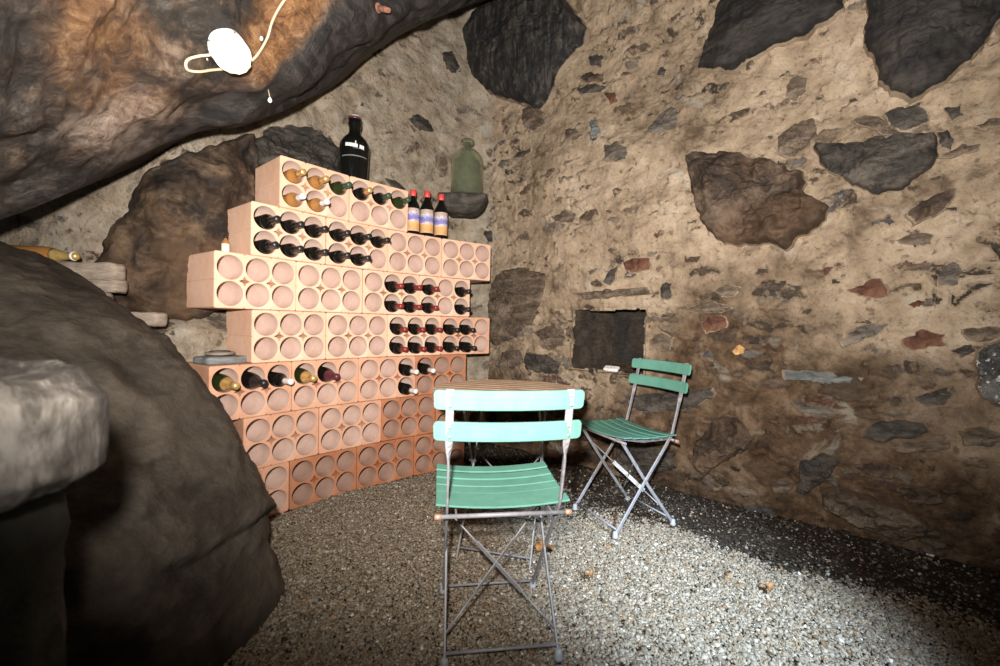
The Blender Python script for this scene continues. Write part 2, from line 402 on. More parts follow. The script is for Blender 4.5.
# ------------------------------------------------------------------ walls
class Wall:
    """a vertical rough wall along a plan polyline; room lies on the right-hand side when walking the path (normal = (t.y,-t.x))"""
    def __init__(s, pts, fun):
        s.p = np.array(pts, float); d = np.diff(s.p, axis=0); s.l = np.hypot(d[:, 0], d[:, 1]); s.c = np.concatenate([[0], np.cumsum(s.l)]); s.t = d / s.l[:, None]; s.fun = fun
        s.L = s.c[-1]
        vt = np.vstack([s.t[:1], (s.t[:-1] + s.t[1:]) / 2, s.t[-1:]]); s.vt = vt / np.linalg.norm(vt, axis=1, keepdims=True)
    def base(s, S):
        S = np.asarray(S, float); ex = np.minimum(S, 0)[..., None] * s.t[0] + np.maximum(S - s.L, 0)[..., None] * s.t[-1]
        x = np.interp(S, s.c, s.p[:, 0]) + ex[..., 0]; y = np.interp(S, s.c, s.p[:, 1]) + ex[..., 1]
        tx = np.interp(S, s.c, s.vt[:, 0]); ty = np.interp(S, s.c, s.vt[:, 1]); l = np.hypot(tx, ty); tx, ty = tx / l, ty / l
        return np.stack([x, y], -1), np.stack([ty, -tx], -1)
    def pt(s, S, Z, d):
        b, n = s.base(S); q = b + n * np.asarray(d)[..., None]
        return np.concatenate([q, np.asarray(Z)[..., None]], -1)
    def hit(s, px, py):
        r = ray(px, py); best = None
        for i in range(len(s.l)):
            a = s.p[i]; t = s.t[i]
            det = -r[0] * t[1] + t[0] * r[1]
            if abs(det) < 1e-9: continue
            # r*k = a + t*m
            k = (-a[0] * t[1] + t[0] * a[1]) / det; m = (r[0] * a[1] - r[1] * a[0]) / det
            if k > .3 and (-1e-6 if i else -1.5) <= m <= s.l[i] + (1e-6 if i < len(s.l) - 1 else 1.5) and (best is None or k < best[0]): best = (k, s.c[i] + m)
        if best is None: raise ValueError((px, py))
        return best[1], H + r[2] * best[0]
    def mesh(s, name, z0, z1, res, s0=0., s1=None):
        s1 = s.L if s1 is None else s1
        nu, nv = int((s1 - s0) / res), int((z1 - z0) / res)
        S, Z = np.meshgrid(np.linspace(s0, s1, nu), np.linspace(z0, z1, nv), indexing='ij'); S = S.ravel(); Z = Z.ravel()
        d, at_ = s.fun(S, Z)
        P = s.pt(S, Z, d)
        Fq = grid_faces(nu, nv)[:, ::-1].copy()
        if name == 'wall_right':
            ins = niche_in(S, Z) > 0; Fq = Fq[~ins[Fq].all(1)]
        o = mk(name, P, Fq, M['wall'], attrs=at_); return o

NICHE = None
def f_right(S, Z):
    p = np.stack([S, Z, S * 0], -1)
    w = fbm(p * 9, 3, 5) * .035; w2 = fbm(p * 9 + 31, 3, 6) * .025; q = fbm(p * 40, 2, 8) * .010
    d = .07 * fbm(p * [.9, 1.1, 1], 3, 1) + .016 * fbm(p * [3.2, 5, 1], 3, 2) + .009 * fbm(p * [11, 16, 1], 4, 3) + .0035 * ridged(p * 34, 3, 4)
    dens = fbm(p * .8, 2, 77)
    m1, r1 = cells(S + w + q, Z + w2 + q - .25 * S * 0, .27, .115, 11, .27)
    m2, r2 = cells(S + w * .6 + q + .05, Z + w2 * .6 + q, .115, .05, 12, .26)
    m3, r3 = cells(S + w * .3 + q, Z + w2 * .3 + q, .05, .03, 13, .10)
    low = sstep(1.75, .9, Z + .25 * dens)
    m1 = m1 - .28 * (1 - low) + .10 * dens; m2 = m2 - .22 * (1 - low) + .08 * dens
    st = np.maximum(np.maximum(sstep(0, .16, m1), sstep(0, .22, m2)), sstep(.05, .4, m3) * .8)
    tint = np.where(m1 > 0, r1, np.where(m2 > 0, r2, r3))
    d = d + st * (.006 + .022 * (tint * 7 % 1)) - .012 * np.exp(-(np.maximum(m1, m2) / .14) ** 2)
    d = d + .004 * st * fbm(p * [30, 60, 1], 3, 21)
    cv = ridged(np.c_[S * 2.0 + w * 6, Z * 13 + w2 * 40 + .8 * S, S * 0], 3, 71)
    cv = sstep(1.0, 1.36, cv) * sstep(-.25, .35, fbm(p * [1.4, 2.2, 1], 2, 72) + .5 * low - .35)
    d = d - .030 * cv; tint = np.where(cv > .35, .10 + .15 * tint, tint); st = np.maximum(st, cv * 1.1)  # grooves coloured dark too, painting in the shade inside them
    earth = sstep(-.25, .55, fbm(p * [1.1, 1.6, 1], 3, 40) * .55 + (.95 - Z) * .9 + .12 * (S - 1.3))  # browner, darker mortar mixed in towards the floor
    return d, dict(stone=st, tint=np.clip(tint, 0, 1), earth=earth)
def niche_in(S, Z):
    s0, s1, z0, z1 = NICHE; p = np.stack([S, Z, S * 0], -1); e = fbm(p * 16, 3, 60) * .010
    return np.minimum(np.minimum(S + e - s0, s1 - S + e), np.minimum(Z + e * .6 - z0, z1 - Z + e))
def f_left(S, Z):
    p = np.stack([S + 20, Z, S * 0], -1)
    w = fbm(p * 9, 3, 5) * .03; q = fbm(p * 40, 2, 8) * .010
    d = .05 * fbm(p, 3, 101) + .014 * fbm(p * [4, 5, 1], 3, 102) + .006 * fbm(p * [13, 15, 1], 4, 103) + .002 * ridged(p * 36, 3, 104)
    m1, r1 = cells(S + w + q, Z + w + q, .3, .16, 111, .16)
    m2, r2 = cells(S + w + q, Z + w * .6 + q, .13, .07, 112, .16)
    st = np.maximum(sstep(0, .2, m1), sstep(0, .25, m2)); tint = np.where(m1 > 0, r1, r2)
    d = d + st * .012
    d = d + .16 * sstep(1.05, .93, Z + .03 * fbm(p * 3, 2, 120)) * sstep(BENCH, BENCH - .12, S)            # plastered bench below the boulder
    return d, dict(stone=st * .9, tint=tint, earth=S * 0 + .12 + .25 * sstep(-.2, .6, fbm(p * 2, 3, 130)), lime=S * 0 + .6)

lp = []
for t in (12.9, 11, 9, 7, 5, 3, 1, -1.2):
    (x, y), a = rack_pt(t); b = (-math.sin(a), math.cos(a)); lp.append((x + b[0] * .47, y + b[1] * .47))
lp = [(.42, 3.78)] + lp[0:] + [(-2.05, 2.28), (-2.8, 2.18), (-3.8, 1.75), (-4.4, .9)]
lp = lp[::-1]
_c = np.r_[0, np.cumsum(np.hypot(*np.diff(np.array(lp), axis=0).T))]; BENCH = float(np.interp(-1.50, [q[0] for q in lp], _c))
WL = Wall(lp, f_left)
RW0, RW1 = (-.12, 3.60), (3.3, .775)
WR = Wall([RW0, RW1], f_right)
n0 = WR.hit(574, 340); n1 = WR.hit(644, 340)
NICHE = (n0[0], n1[0], WR.hit(610, 371)[1], WR.hit(610, 309)[1])
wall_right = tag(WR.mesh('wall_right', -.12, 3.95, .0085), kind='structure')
def niche():
    s0, s1, z0, z1 = NICHE; D = .40; V = []; Fc = []; st = []; ti = []; ea = []
    base = float(f_right(np.array([(s0 + s1) / 2]), np.array([z1 + .05]))[0][0])
    def panel(fn, nu, nv, stv=2.4, tv=0., ev=.35):
        b = sum(len(v) for v in V); u, v = np.meshgrid(np.linspace(0, 1, nu), np.linspace(0, 1, nv), indexing='ij'); S, Z, dep = fn(u.ravel(), v.ravel())
        p = np.c_[S, Z, dep]; am = .018 * sstep(.0, .08, dep)
        nz = fbm(p * 9, 4, 66); S2 = S + am * nz; Z2 = Z + am * fbm(p * 9 + 7, 4, 67); fr, _ = f_right(S, Z)
        k = sstep(.12, 0, dep)
        V.append(WR.pt(S2, Z2, (fr * k + base * (1 - k)) - dep + .02 * k - am * 1.2 * fbm(p * 6, 3, 68))); Fc.append(grid_faces(nu, nv) + b)
        st.append(stv * sstep(.02, .07, dep + .02 * nz)); ti.append(np.clip(.03 + .10 * fbm(p * [6, 3, 6], 3, 69) + tv, 0, .7)); ea.append(S * 0 + ev)
    o_ = .012
    panel(lambda u, v: (s0 - o_ + u * .10 * v * 0 + .13 * u ** 1.5, z0 - o_ + (z1 - z0 + 2 * o_) * v, u * D), 40, 40, 2.4, .14)
    panel(lambda u, v: (s1 + o_ + 0 * u, z0 - o_ + (z1 - z0 + 2 * o_) * v, u * D), 40, 40)
    panel(lambda u, v: (s0 - o_ + (s1 - s0 + 2 * o_) * v, z1 + o_ - .0 * u, u * D), 40, 50)
    panel(lambda u, v: (s0 - o_ + (s1 - s0 + 2 * o_) * v, z0 - o_ + .03 * u, u * D), 40, 50, .7, .3, 1.)
    panel(lambda u, v: (s0 - .03 + (s1 - s0 + .06) * u, z0 - .03 + (z1 - z0 + .06) * v, 0 * u + D), 50, 50)
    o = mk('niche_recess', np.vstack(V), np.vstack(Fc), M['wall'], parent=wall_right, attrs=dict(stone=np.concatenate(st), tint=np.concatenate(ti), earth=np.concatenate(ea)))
    o['label'] = 'dark square niche recessed in the rubble wall'
niche()
wall_left = tag(WL.mesh('wall_left', -.12, 3.7, .014), kind='structure')
wall_right['label'] = 'rough earth-mortared rubble wall on the right with a square niche'
wall_left['label'] = 'pale plastered cellar wall behind the terracotta wine rack'

# stones bedded in the walls
def stone(wall, obj, poly, mat, thick=.03, label=None, seed=None, name='embedded_stone', bulge=.5, facet=.5, jit=.012):
    sd = seed if seed is not None else int(abs(poly[0][0] * 7 + poly[0][1] * 13)) % 997
    sz = np.array([wall.hit(*q) for q in poly])
    # resample the outline
    q = np.vstack([sz, sz[:1]]); dl = np.r_[0, np.cumsum(np.hypot(*np.diff(q, axis=0).T))]; N = 72
    A_ = abs(np.sum(q[:-1, 0] * q[1:, 1] - q[:-1, 1] * q[1:, 0]) / 2); big = A_ > .02; N = 200 if big else 72
    u = np.linspace(0, dl[-1], N, endpoint=False); b = np.stack([np.interp(u, dl, q[:, 0]), np.interp(u, dl, q[:, 1])], -1)
    size = math.sqrt(abs(np.sum(b[:, 0] * np.roll(b[:, 1], -1) - b[:, 1] * np.roll(b[:, 0], -1)) / 2)); c = b.mean(0)
    b = b + (b - c) / (np.linalg.norm(b - c, axis=1, keepdims=True) + 1e-6) * (fbm(np.c_[b * 22, b[:, :1] * 0], 3, sd) * jit)[:, None]
    R = 60 if big else 16; rr = np.r_[np.linspace(.02, .9, R - 5) ** .8, .95, .985, 1.0, 1.01, 1.0]
    hh = np.r_[np.ones(R - 5), .93, .75, .35, -.3, -2.0]
    S = c[0] + (b[:, 0] - c[0])[None] * rr[:, None]; Z = c[1] + (b[:, 1] - c[1])[None] * rr[:, None]
    Sf, Zf = S.ravel(), Z.ravel(); p = np.c_[Sf, Zf, Sf * 0 + sd]
    r_ = np.repeat(rr, N); dome = (1 - bulge * np.clip(r_, 0, 1) ** 2.2)
    f = 1.6 / max(size, .05)
    tilt = (_h(np.array([sd]), np.array([3]), np.array([5]), 1)[0] - .5) * .8 * (Zf - c[1]) / max(size, .03) + (_h(np.array([sd]), np.array([4]), np.array([5]), 2)[0] - .5) * .8 * (Sf - c[0]) / max(size, .03)
    rough = facet * (ridged(p * f, 4, sd) * .45 + .4 * fbm(p * f * 2.6, 5, sd + 3)) + .3 * tilt
    base, _ = wall.fun(np.array([c[0]]), np.array([c[1]]))
    wl, _ = wall.fun(Sf, Zf)
    wl = np.where(np.abs(wl - base[0]) > .15, base[0], wl)
    hN = np.repeat(hh, N)
    edge = np.clip(hN, -1, 1)
    d = (.5 * wl + .5 * base[0]) + thick * edge * (dome + rough * (r_ < .96)) + np.where(hN < -1, -.05, 0)
    P = wall.pt(Sf, Zf, d)
    Fc = []
    for i in range(R - 1):
        for k in range(N):
            k2 = (k + 1) % N; Fc.append((i * N + k, i * N + k2, (i + 1) * N + k2, (i + 1) * N + k))
    Fc.append(tuple(range(N - 1, -1, -1)))
    o = mk(name, P, [f_[::-1] for f_ in Fc], M[mat], parent=obj, center=True, attrs=dict(edge=np.clip(r_, 0, 1) ** (60 if size > .25 else 9 if size > .13 else 4) * (1. if size > .25 else .85)))
    if label: o['label'] = label
    return o
RS = [  # outlines in the photo, material, thickness, label
 ([(515,-12),(447,33),(458,52),(478,80),(500,99),(520,103),(543,112),(556,92),(562,72),(585,46),(590,30),(572,8),(566,-12)], 'charcoalv', .16, 'large banded dark schist block hanging under the overhang'),
 ([(726,-8),(858,-8),(848,5),(843,18),(815,36),(798,46),(760,60),(738,73),(718,74),(701,73),(706,55),(713,33)], 'charcoal', .10, 'long dark charcoal stone slanting at the top of the wall'),
 ([(868,-10),(1010,-10),(1004,18),(975,58),(950,82),(912,104),(895,98),(879,84),(872,62),(864,50)], 'charcoal', .14, 'big rounded black stone jutting out in the top corner'),
 ([(689,160),(717,156),(742,158),(758,162),(770,163),(785,170),(801,176),(806,186),(805,196),(831,211),(829,223),(803,239),(786,251),(774,245),(750,247),(726,246),(709,227),(697,206),(695,190)], 'brown', .10, 'large jagged brown stone jutting from the middle of the wall'),
 ([(815,150),(851,147),(884,141),(932,141),(936,156),(930,174),(902,194),(880,200),(851,190),(827,173)], 'darkgrey', .07, 'wide grey-brown stone with a pointed underside'),
 ([(776,157),(781,140),(792,128),(815,121),(819,141),(794,162)], 'dull', .045, 'leaf-shaped brown stone above the jagged brown stone'),
 ([(884,117),(896,109),(924,109),(930,124),(903,135),(888,129)], 'darkgrey', .025, None),
 ([(846,291),(856,287),(864,285),(871,281),(880,280),(886,286),(889,297),(874,298),(858,298)], 'rust', .02, 'small dark red jagged stone'),
 ([(902,340),(910,336),(920,330),(943,334),(943,347),(922,348),(905,349)], 'rust', .02, None),
 ([(783,370),(815,371),(866,377),(864,383),(830,382),(784,379)], 'blue', .02, 'long thin blue-grey slate'),
 ([(972,372),(975,350),(988,342),(1004,340),(1018,352),(1018,390),(1004,404),(988,402),(977,392)], 'speck', .05, 'round speckled grey stone at the right edge'),
 ([(691,456),(698,440),(707,427),(715,418),(726,413),(743,423),(755,438),(742,453),(722,462),(702,478)], 'brown', .05, 'dark angular stone low in the wall'),
 ([(802,462),(812,454),(826,452),(839,461),(830,474),(818,482),(803,496),(797,490)], 'darkgrey', .035, None),
 ([(820,491),(837,486),(870,497),(918,514),(932,530),(907,541),(868,529),(842,518),(822,507)], 'dull', .075, 'long grey-brown stone sticking out near the wall foot'),
 ([(624,397),(650,393),(678,394),(714,387),(717,394),(692,408),(651,413),(627,407)], 'darkgrey', .03, 'dark grey stone behind the back of the far chair'),
 ([(614,446),(640,444),(674,452),(675,469),(645,476),(620,478)], 'darkgrey', .04, None),
 ([(701,322),(712,315),(728,317),(725,328),(705,334)], 'rust', .02, None),
 ([(687,308),(700,303),(714,300),(735,308),(720,314),(700,313)], 'dull', .02, None),
 ([(575,294),(600,291),(651,287),(652,294),(620,297),(588,300)], 'dull', .03, 'long reddish lintel stone over the niche'),
 ([(624,263),(640,259),(656,259),(652,270),(640,274),(629,273)], 'rust', .02, None),
 ([(662,290),(666,282),(673,283),(674,295),(668,300),(662,297)], 'darkgrey', .02, None),
 ([(489,283),(497,272),(515,267),(547,273),(545,295),(533,322),(512,340),(494,345),(484,340)], 'dull', .03, 'large brown stone beside the end of the wine rack'),
 ([(606,147),(620,145),(630,150),(630,162),(620,165),(608,162)], 'grey', .02, None),
 ([(645,140),(653,122),(673,107),(683,114),(680,129),(660,137)], 'grey', .02, None),
 ([(655,74),(661,66),(667,69),(664,77)], 'darkgrey', .015, None),
 ([(783,100),(785,85),(797,76),(807,80),(807,93),(794,103)], 'dull', .012, None),
 ([(944,111),(960,107),(964,120),(950,125)], 'darkgrey', .02, None),
 ([(934,136),(946,132),(953,145),(948,158),(937,157)], 'darkgrey', .025, None),
 ([(937,163),(958,152),(978,150),(975,157),(955,164)], 'dull', .02, None),
 ([(968,134),(983,126),(998,125),(1000,134),(980,139)], 'dull', .02, None),
 ([(904,218),(918,206),(940,197),(954,193),(948,208),(930,222),(910,231)], 'brown', .03, None),
 ([(894,243),(910,237),(932,238),(930,247),(908,249)], 'dull', .02, None),
 ([(840,342),(850,333),(870,325),(890,323),(880,333),(862,342),(845,346)], 'grey', .015, None),
 ([(858,436),(870,422),(895,418),(925,420),(929,430),(905,438),(880,441)], 'darkgrey', .02, None),
 ([(888,447),(910,439),(945,440),(950,447),(925,452),(900,453)], 'dull', .02, None),
 ([(896,488),(915,485),(940,492),(947,502),(925,504),(905,498)], 'brown', .025, None),
 ([(912,398),(922,390),(945,386),(952,394),(940,402),(925,402)], 'darkgrey', .015, None),
 ([(588,57),(596,52),(604,58),(600,66),(590,64)], 'darkgrey', .02, None),
 ([(581,80),(590,71),(606,75),(604,83),(592,85)], 'brown', .025, None),
 ([(578,92),(592,85),(608,88),(604,93),(585,96)], 'darkgrey', .02, None),
 ([(606,95),(616,92),(619,103),(611,107)], 'rust', .02, None),
 ([(589,122),(599,119),(603,135),(594,141)], 'blue', .02, None),
 ([(567,131),(578,128),(586,137),(576,144),(567,141)], 'dull', .02, None),
 ([(518,108),(526,103),(540,112),(542,122),(530,130),(520,126)], 'dull', .02, None),
 ([(510,156),(516,150),(529,146),(530,150),(520,157)], 'darkgrey', .012, None),
 ([(556,220),(566,212),(580,214),(578,224),(562,226)], 'dull', .018, None),
 ([(606,283),(612,270),(620,266),(618,280),(611,287)], 'darkgrey', .015, None),
 ([(733,351),(740,346),(748,348),(746,354),(736,355)], 'ochre', .015, 'small vivid ochre stone right of the far chair'),
 ([(540,330),(556,324),(568,330),(566,345),(550,350),(541,344)], 'dull', .025, None),
 ([(528,352),(548,355),(566,362),(560,374),(535,372),(525,362)], 'darkgrey', .025, None),
 ([(500,352),(520,350),(524,362),(510,370),(498,365)], 'dull', .02, None),
 ([(502,385),(525,380),(552,385),(550,398),(520,400)], 'dull', .02, None),
 ([(648,340),(660,332),(674,338),(668,350),(654,352)], 'dull', .02, None),
 ([(905,140),(880,136),(862,128),(850,122),(868,118),(885,120)], 'dull', .015, None),
 ([(470,230),(489,229),(488,241),(474,241)], 'darkgrey', .02, None),
 ([(960,330),(985,326),(1000,330),(990,338),(968,340)], 'dull', .02, None),
 ([(950,350),(968,344),(972,350),(958,358)], 'darkgrey', .015, None),
 ([(930,270),(950,266),(962,272),(955,286),(935,288)], 'grey', .015, None),
 ([(907,305),(915,301),(924,302),(920,309),(910,311)], 'rust', .012, None),
 ([(790,400),(815,403),(838,408),(830,416),(800,412)], 'grey', .015, None),
 ([(715,290),(728,283),(740,288),(734,297),(720,298)], 'dull', .012, None),
 ([(770,482),(785,476),(796,484),(786,496),(774,494)], 'dull', .02, None),
 ([(955,430),(985,424),(1005,432),(990,446),(962,444)], 'dull', .02, None),
 ([(850,465),(880,460),(905,468),(890,478),(860,476)], 'brown', .02, None),
]
for poly, mat, th, lab in RS: stone(WR, wall_right, poly, mat, th, lab, facet={'charcoal': .22, 'charcoalv': .3, 'brown': 1.0}.get(mat, .55))
LS = [
 ([(112,292),(119,262),(128,232),(140,205),(151,180),(166,168),(184,160),(205,150),(228,140),(247,135),(256,152),(256,190),(262,235),(240,290),(200,320),(165,322),(135,314),(120,302)], 'back', .15, 'huge orange-brown boulder behind the left end of the rack'),
 ([(250,160),(252,140),(270,128),(290,124),(312,130),(330,142),(345,158),(338,180),(300,190),(262,186)], 'darkgrey', .10, 'dark boulder behind the top course of the rack'),
 ([(406,119),(417,115),(429,120),(432,131),(418,132),(412,126)], 'darkgrey', .02, 'small dark stone in the pale plaster'),
 ([(441,52),(452,50),(460,66),(456,74),(446,70)], 'darkgrey', .015, None),
 ([(386,178),(400,183),(407,190),(390,190)], 'darkgrey', .015, None),
]
for poly, mat, th, lab in LS: stone(WL, wall_left, poly, mat, th, lab, facet=.8)

# ------------------------------------------------------------------ floor
def floor_mesh():
    nx, ny = 260, 220
    X, Y = np.meshgrid(np.linspace(-3.9, 3.6, nx), np.linspace(-1.6, 4.2, ny), indexing='ij'); p = np.c_[X.ravel(), Y.ravel(), X.ravel() * 0]
    z = fz(p[:, 0], p[:, 1]) - .006
    o = mk('floor', np.c_[p[:, :2], z], grid_faces(nx, ny), M['floor']); return tag(o, 'dark trodden earth floor under the gravel', kind='structure')
def wall_dist(x, y):
    a = np.array(RW0); t = np.array(RW1) - a; t /= np.linalg.norm(t)
    return -((x - a[0]) * (-t[1]) + (y - a[1]) * t[0])
def fz(x, y):
    p = np.c_[x, y, np.asarray(x) * 0]
    return .010 * fbm(p * 2.2, 3, 300) + .05 * sstep(.5, .0, wall_dist(x, y)) ** 2
floor_mesh()
def scatter(name, n, size, region, mat, label, seed, lift=0.):
    g = np.random.default_rng(seed)
    x, y = region(g, n); n = len(x)
    s = size * g.lognormal(0, .32, n)
    base = np.array([[-1, -1, -1], [1, -1, -1], [1, 1, -1], [-1, 1, -1], [-1, -1, 1], [1, -1, 1], [1, 1, 1], [-1, 1, 1]], float)
    V = base[None] * (1 + g.uniform(-.45, .25, (n, 8, 3)))
    V *= np.stack([g.uniform(.8, 1.35, n), g.uniform(.6, 1.0, n), g.uniform(.35, .7, n)], -1)[:, None, :]
    V *= (s / 2)[:, None, None]
    # random rotation: about z fully, tilt moderately
    a = g.uniform(0, 2 * PI, n); b = g.normal(0, .45, n); c_ = g.normal(0, .45, n)
    def rot(V, i, j, a):
        ca, sa = np.cos(a)[:, None], np.sin(a)[:, None]; W = V.copy(); W[:, :, i] = V[:, :, i] * ca - V[:, :, j] * sa; W[:, :, j] = V[:, :, i] * sa + V[:, :, j] * ca; return W
    V = rot(V, 1, 2, b); V = rot(V, 0, 2, c_); V = rot(V, 0, 1, a)
    z = fz(x, y) + g.uniform(-.3, .55, n) * s * .5 + lift
    V += np.stack([x, y, z], -1)[:, None, :]
    Fq = np.array([[0, 3, 2, 1], [4, 5, 6, 7], [0, 1, 5, 4], [1, 2, 6, 5], [2, 3, 7, 6], [3, 0, 4, 7]])
    Fa = (np.arange(n)[:, None, None] * 8 + Fq[None]).reshape(-1, 4)
    sh = np.clip(g.normal(.48, .22, n), 0, 1); ru = (g.uniform(0, 1, n) < .12) * g.uniform(.3, 1, n)
    return tag(mk(name, V.reshape(-1, 3), Fa, M[mat], smooth=False, attrs=dict(shade=np.repeat(sh, 8), rusty=np.repeat(ru, 8))), label, 'gravel' if name == 'gravel' else 'rubble', kind='stuff')
def soil(x, y):
    """0 on the gravel, 1 on the bare earth strip along the right-hand wall"""
    p = np.c_[x, y, x * 0]
    return sstep(.62, .40, wall_dist(x, y) + .13 * fbm(p * 2.5, 3, 310) + .16 * sstep(1.7, 2.6, y) * 0)
_rt = np.linspace(-2.5, 13.5, 400); _rp = np.array([rack_pt(t_)[0] for t_ in _rt]); _ra = np.array([rack_pt(t_)[1] for t_ in _rt])
def rack_dist(x, y):
    i = np.concatenate([np.argmin((a[:, None] - _rp[None, ::8, 0]) ** 2 + (b[:, None] - _rp[None, ::8, 1]) ** 2, axis=1) for a, b in zip(np.array_split(x, 60), np.array_split(y, 60))]) * 8
    return (x - _rp[i, 0]) * np.sin(_ra[i]) - (y - _rp[i, 1]) * np.cos(_ra[i])
def reg_gravel(g, n):
    y = 3.5 - 2.55 * g.uniform(0, 1, n) ** .85; x = g.uniform(-1.25, 2.0, n)
    k = (g.uniform(0, 1, n) > soil(x, y) * .97) & (wall_dist(x, y) > .02) & (np.abs(x) < y * 1.22 + .2) & (rack_dist(x, y) > .012)
    return x[k], y[k]
def reg_soil(g, n):
    y = g.uniform(.6, 3.6, n); x = g.uniform(-.3, 2.9, n)
    k = (g.uniform(0, 1, n) < soil(x, y)) & (wall_dist(x, y) > -.02) & (np.abs(x) < y * 1.3 + .3)
    return x[k], y[k]
scatter('gravel', 230000, .0082, reg_gravel, 'gravel', 'grey crushed stone gravel covering the cellar floor', 41)
scatter('rubble', 42000, .0095, reg_soil, 'rubble', 'dark earthy rubble strip along the foot of the right wall', 42)

# ------------------------------------------------------------------ big rocks
def overhang():
    cx = np.array([-260, -120, 0, 50, 120, 200, 250, 300, 350, 400, 450, 515, 600, 720], float)
    bot = np.array([300, 258, 222, 203, 161, 129, 123, 104, 62, 30, 10, -12, -70, -150], float)
    yb = np.array([1.2, 1.35, 1.5, 1.6, 1.75, 1.95, 2.07, 2.2, 2.35, 2.5, 2.68, 2.9, 3.0, 3.1])
    rid = np.array([215, 172, 136, 116, 96, 86, 72, 48, 31, 14, -4, -28, -88, -168], float)
    yr = yb - np.array([.25, .25, .25, .25, .27, .3, .33, .36, .36, .34, .32, .28, .2, .2])
    NU, NV = 330, 60
    px = np.linspace(-260, 720, NU); it = lambda a: np.interp(px, cx, a)
    ker = np.ones(15) / 15
    sm = lambda a: np.convolve(np.pad(a, 7, 'edge'), ker, 'valid')
    B, YB, Rg, YR = (sm(it(a)) for a in (bot, yb, rid, yr))
    pts = []
    for i in range(NU):
        p_b = at(px[i], B[i], YB[i]); p_r = at(px[i], Rg[i], YR[i]); t1 = at(px[i], Rg[i] - 130, YR[i] - .30); t2 = at(px[i], Rg[i] - 420, YR[i] - .62)
        back = p_b + [0, .55, .40]; backt = np.array([back[0], back[1] + .3, max(t2[2], back[2] + .8)]); topb = t2 + [0, .1, .5]
        ctrl = [p_b, p_b * .5 + p_r * .5 + [0, -.015, .0], p_r, p_r * .5 + t1 * .5 + [0, -.02, -.02], t1, t1 * .5 + t2 * .5 + [0, -.02, .0], t2, topb, backt, back]
        par = [0, .11, .22, .36, .5, .62, .74, .82, .9, .97, 1.0]; C = np.array(ctrl + [p_b])
        v = np.linspace(0, 1, NV, endpoint=False)
        # denser rows over the visible face
        v = np.r_[np.linspace(0, .74, NV - 12, endpoint=False), np.linspace(.74, 1, 12, endpoint=False)]
        pts.append(np.stack([np.interp(v, par, C[:, k]) for k in range(3)], -1))
    P = np.array(pts)
    # light smoothing along v to round the ridges
    for _ in range(3):
        Q = P.copy(); Q[:, 1:-1] = (P[:, :-2] + 2 * P[:, 1:-1] + P[:, 2:]) / 4; Q[:, 0] = P[:, 0]; P = Q
    n = grid_normals(P); vis = (n[..., 1] > 0); n = np.where((n[:, 10:40, 1].mean() > 0), -n, n)
    f = P.reshape(-1, 3)
    x, y = proj(f)
    tl = np.stack([f[:, 0] * .75 + f[:, 2] * .65, f[:, 1], -f[:, 0] * .65 + f[:, 2] * .75], -1)     # foliation runs up to the right
    d = .05 * fbm(f * 2.2, 3, 401) + .022 * ridged(tl * [2.2, 3, 7], 4, 402) + .010 * fbm(tl * [8, 10, 26], 4, 403)
    edge = np.tile(np.r_[np.linspace(0, 1, 6), np.ones(NV - 12), np.linspace(1, 0, 6)], NU)
    d *= .2 + .8 * edge
    P2 = f + n.reshape(-1, 3) * d[:, None]
    # rock colour patches; the lamp's orange glow is painted in too
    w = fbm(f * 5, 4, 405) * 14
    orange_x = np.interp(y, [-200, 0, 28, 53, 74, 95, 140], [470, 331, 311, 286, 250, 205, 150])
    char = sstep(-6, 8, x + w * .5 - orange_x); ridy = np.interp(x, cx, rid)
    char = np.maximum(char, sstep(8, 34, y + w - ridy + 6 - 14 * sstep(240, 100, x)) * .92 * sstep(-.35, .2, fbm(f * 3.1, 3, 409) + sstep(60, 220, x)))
    rust = (1 - char) * sstep(60, 0, np.abs(x + w * 2 - (orange_x - 26))) * sstep(120, 40, y) * sstep(215, 262, x) * .9  # lamp light painted as an orange patch to its right
    rust = np.maximum(rust, .55 * sstep(75, 15, np.abs(x - 95 + w * 2)) * (1 - char) * sstep(.1, .7, fbm(f * [2.4, 2, 1.2], 3, 407) - .25 * (x > 330)) * (x < 300))
    pale = sstep(46, 8, np.hypot((x - 112) / 1.5, y - 118 - .0 * x) + w)
    faces = grid_faces(NU, NV, True)
    caps0 = [tuple(range(NV))]; 
    Fl = [tuple(q) for q in faces] + [tuple(range(NV - 1, -1, -1)), tuple((NU - 1) * NV + k for k in range(NV))]
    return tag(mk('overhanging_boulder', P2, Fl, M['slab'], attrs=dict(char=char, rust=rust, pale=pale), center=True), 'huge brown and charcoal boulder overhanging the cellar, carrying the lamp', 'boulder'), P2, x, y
SLAB, SP, SX, SY = overhang()
SLOC = np.array(SLAB.location)
from mathutils.bvhtree import BVHTree
def slab_hit(px, py):
    r = Vector(ray(px, py)).normalized(); o = Vector((0, 0, H))
    bv = slab_hit.bv
    loc, nrm, i, dist = bv.ray_cast(o, r)
    if loc is None: raise ValueError(('slab', px, py))
    if nrm.dot(r) > 0: nrm = -nrm
    return loc, nrm
slab_hit.bv = BVHTree.FromPolygons([tuple(v) for v in SP], [tuple(p.vertices) for p in SLAB.data.polygons])

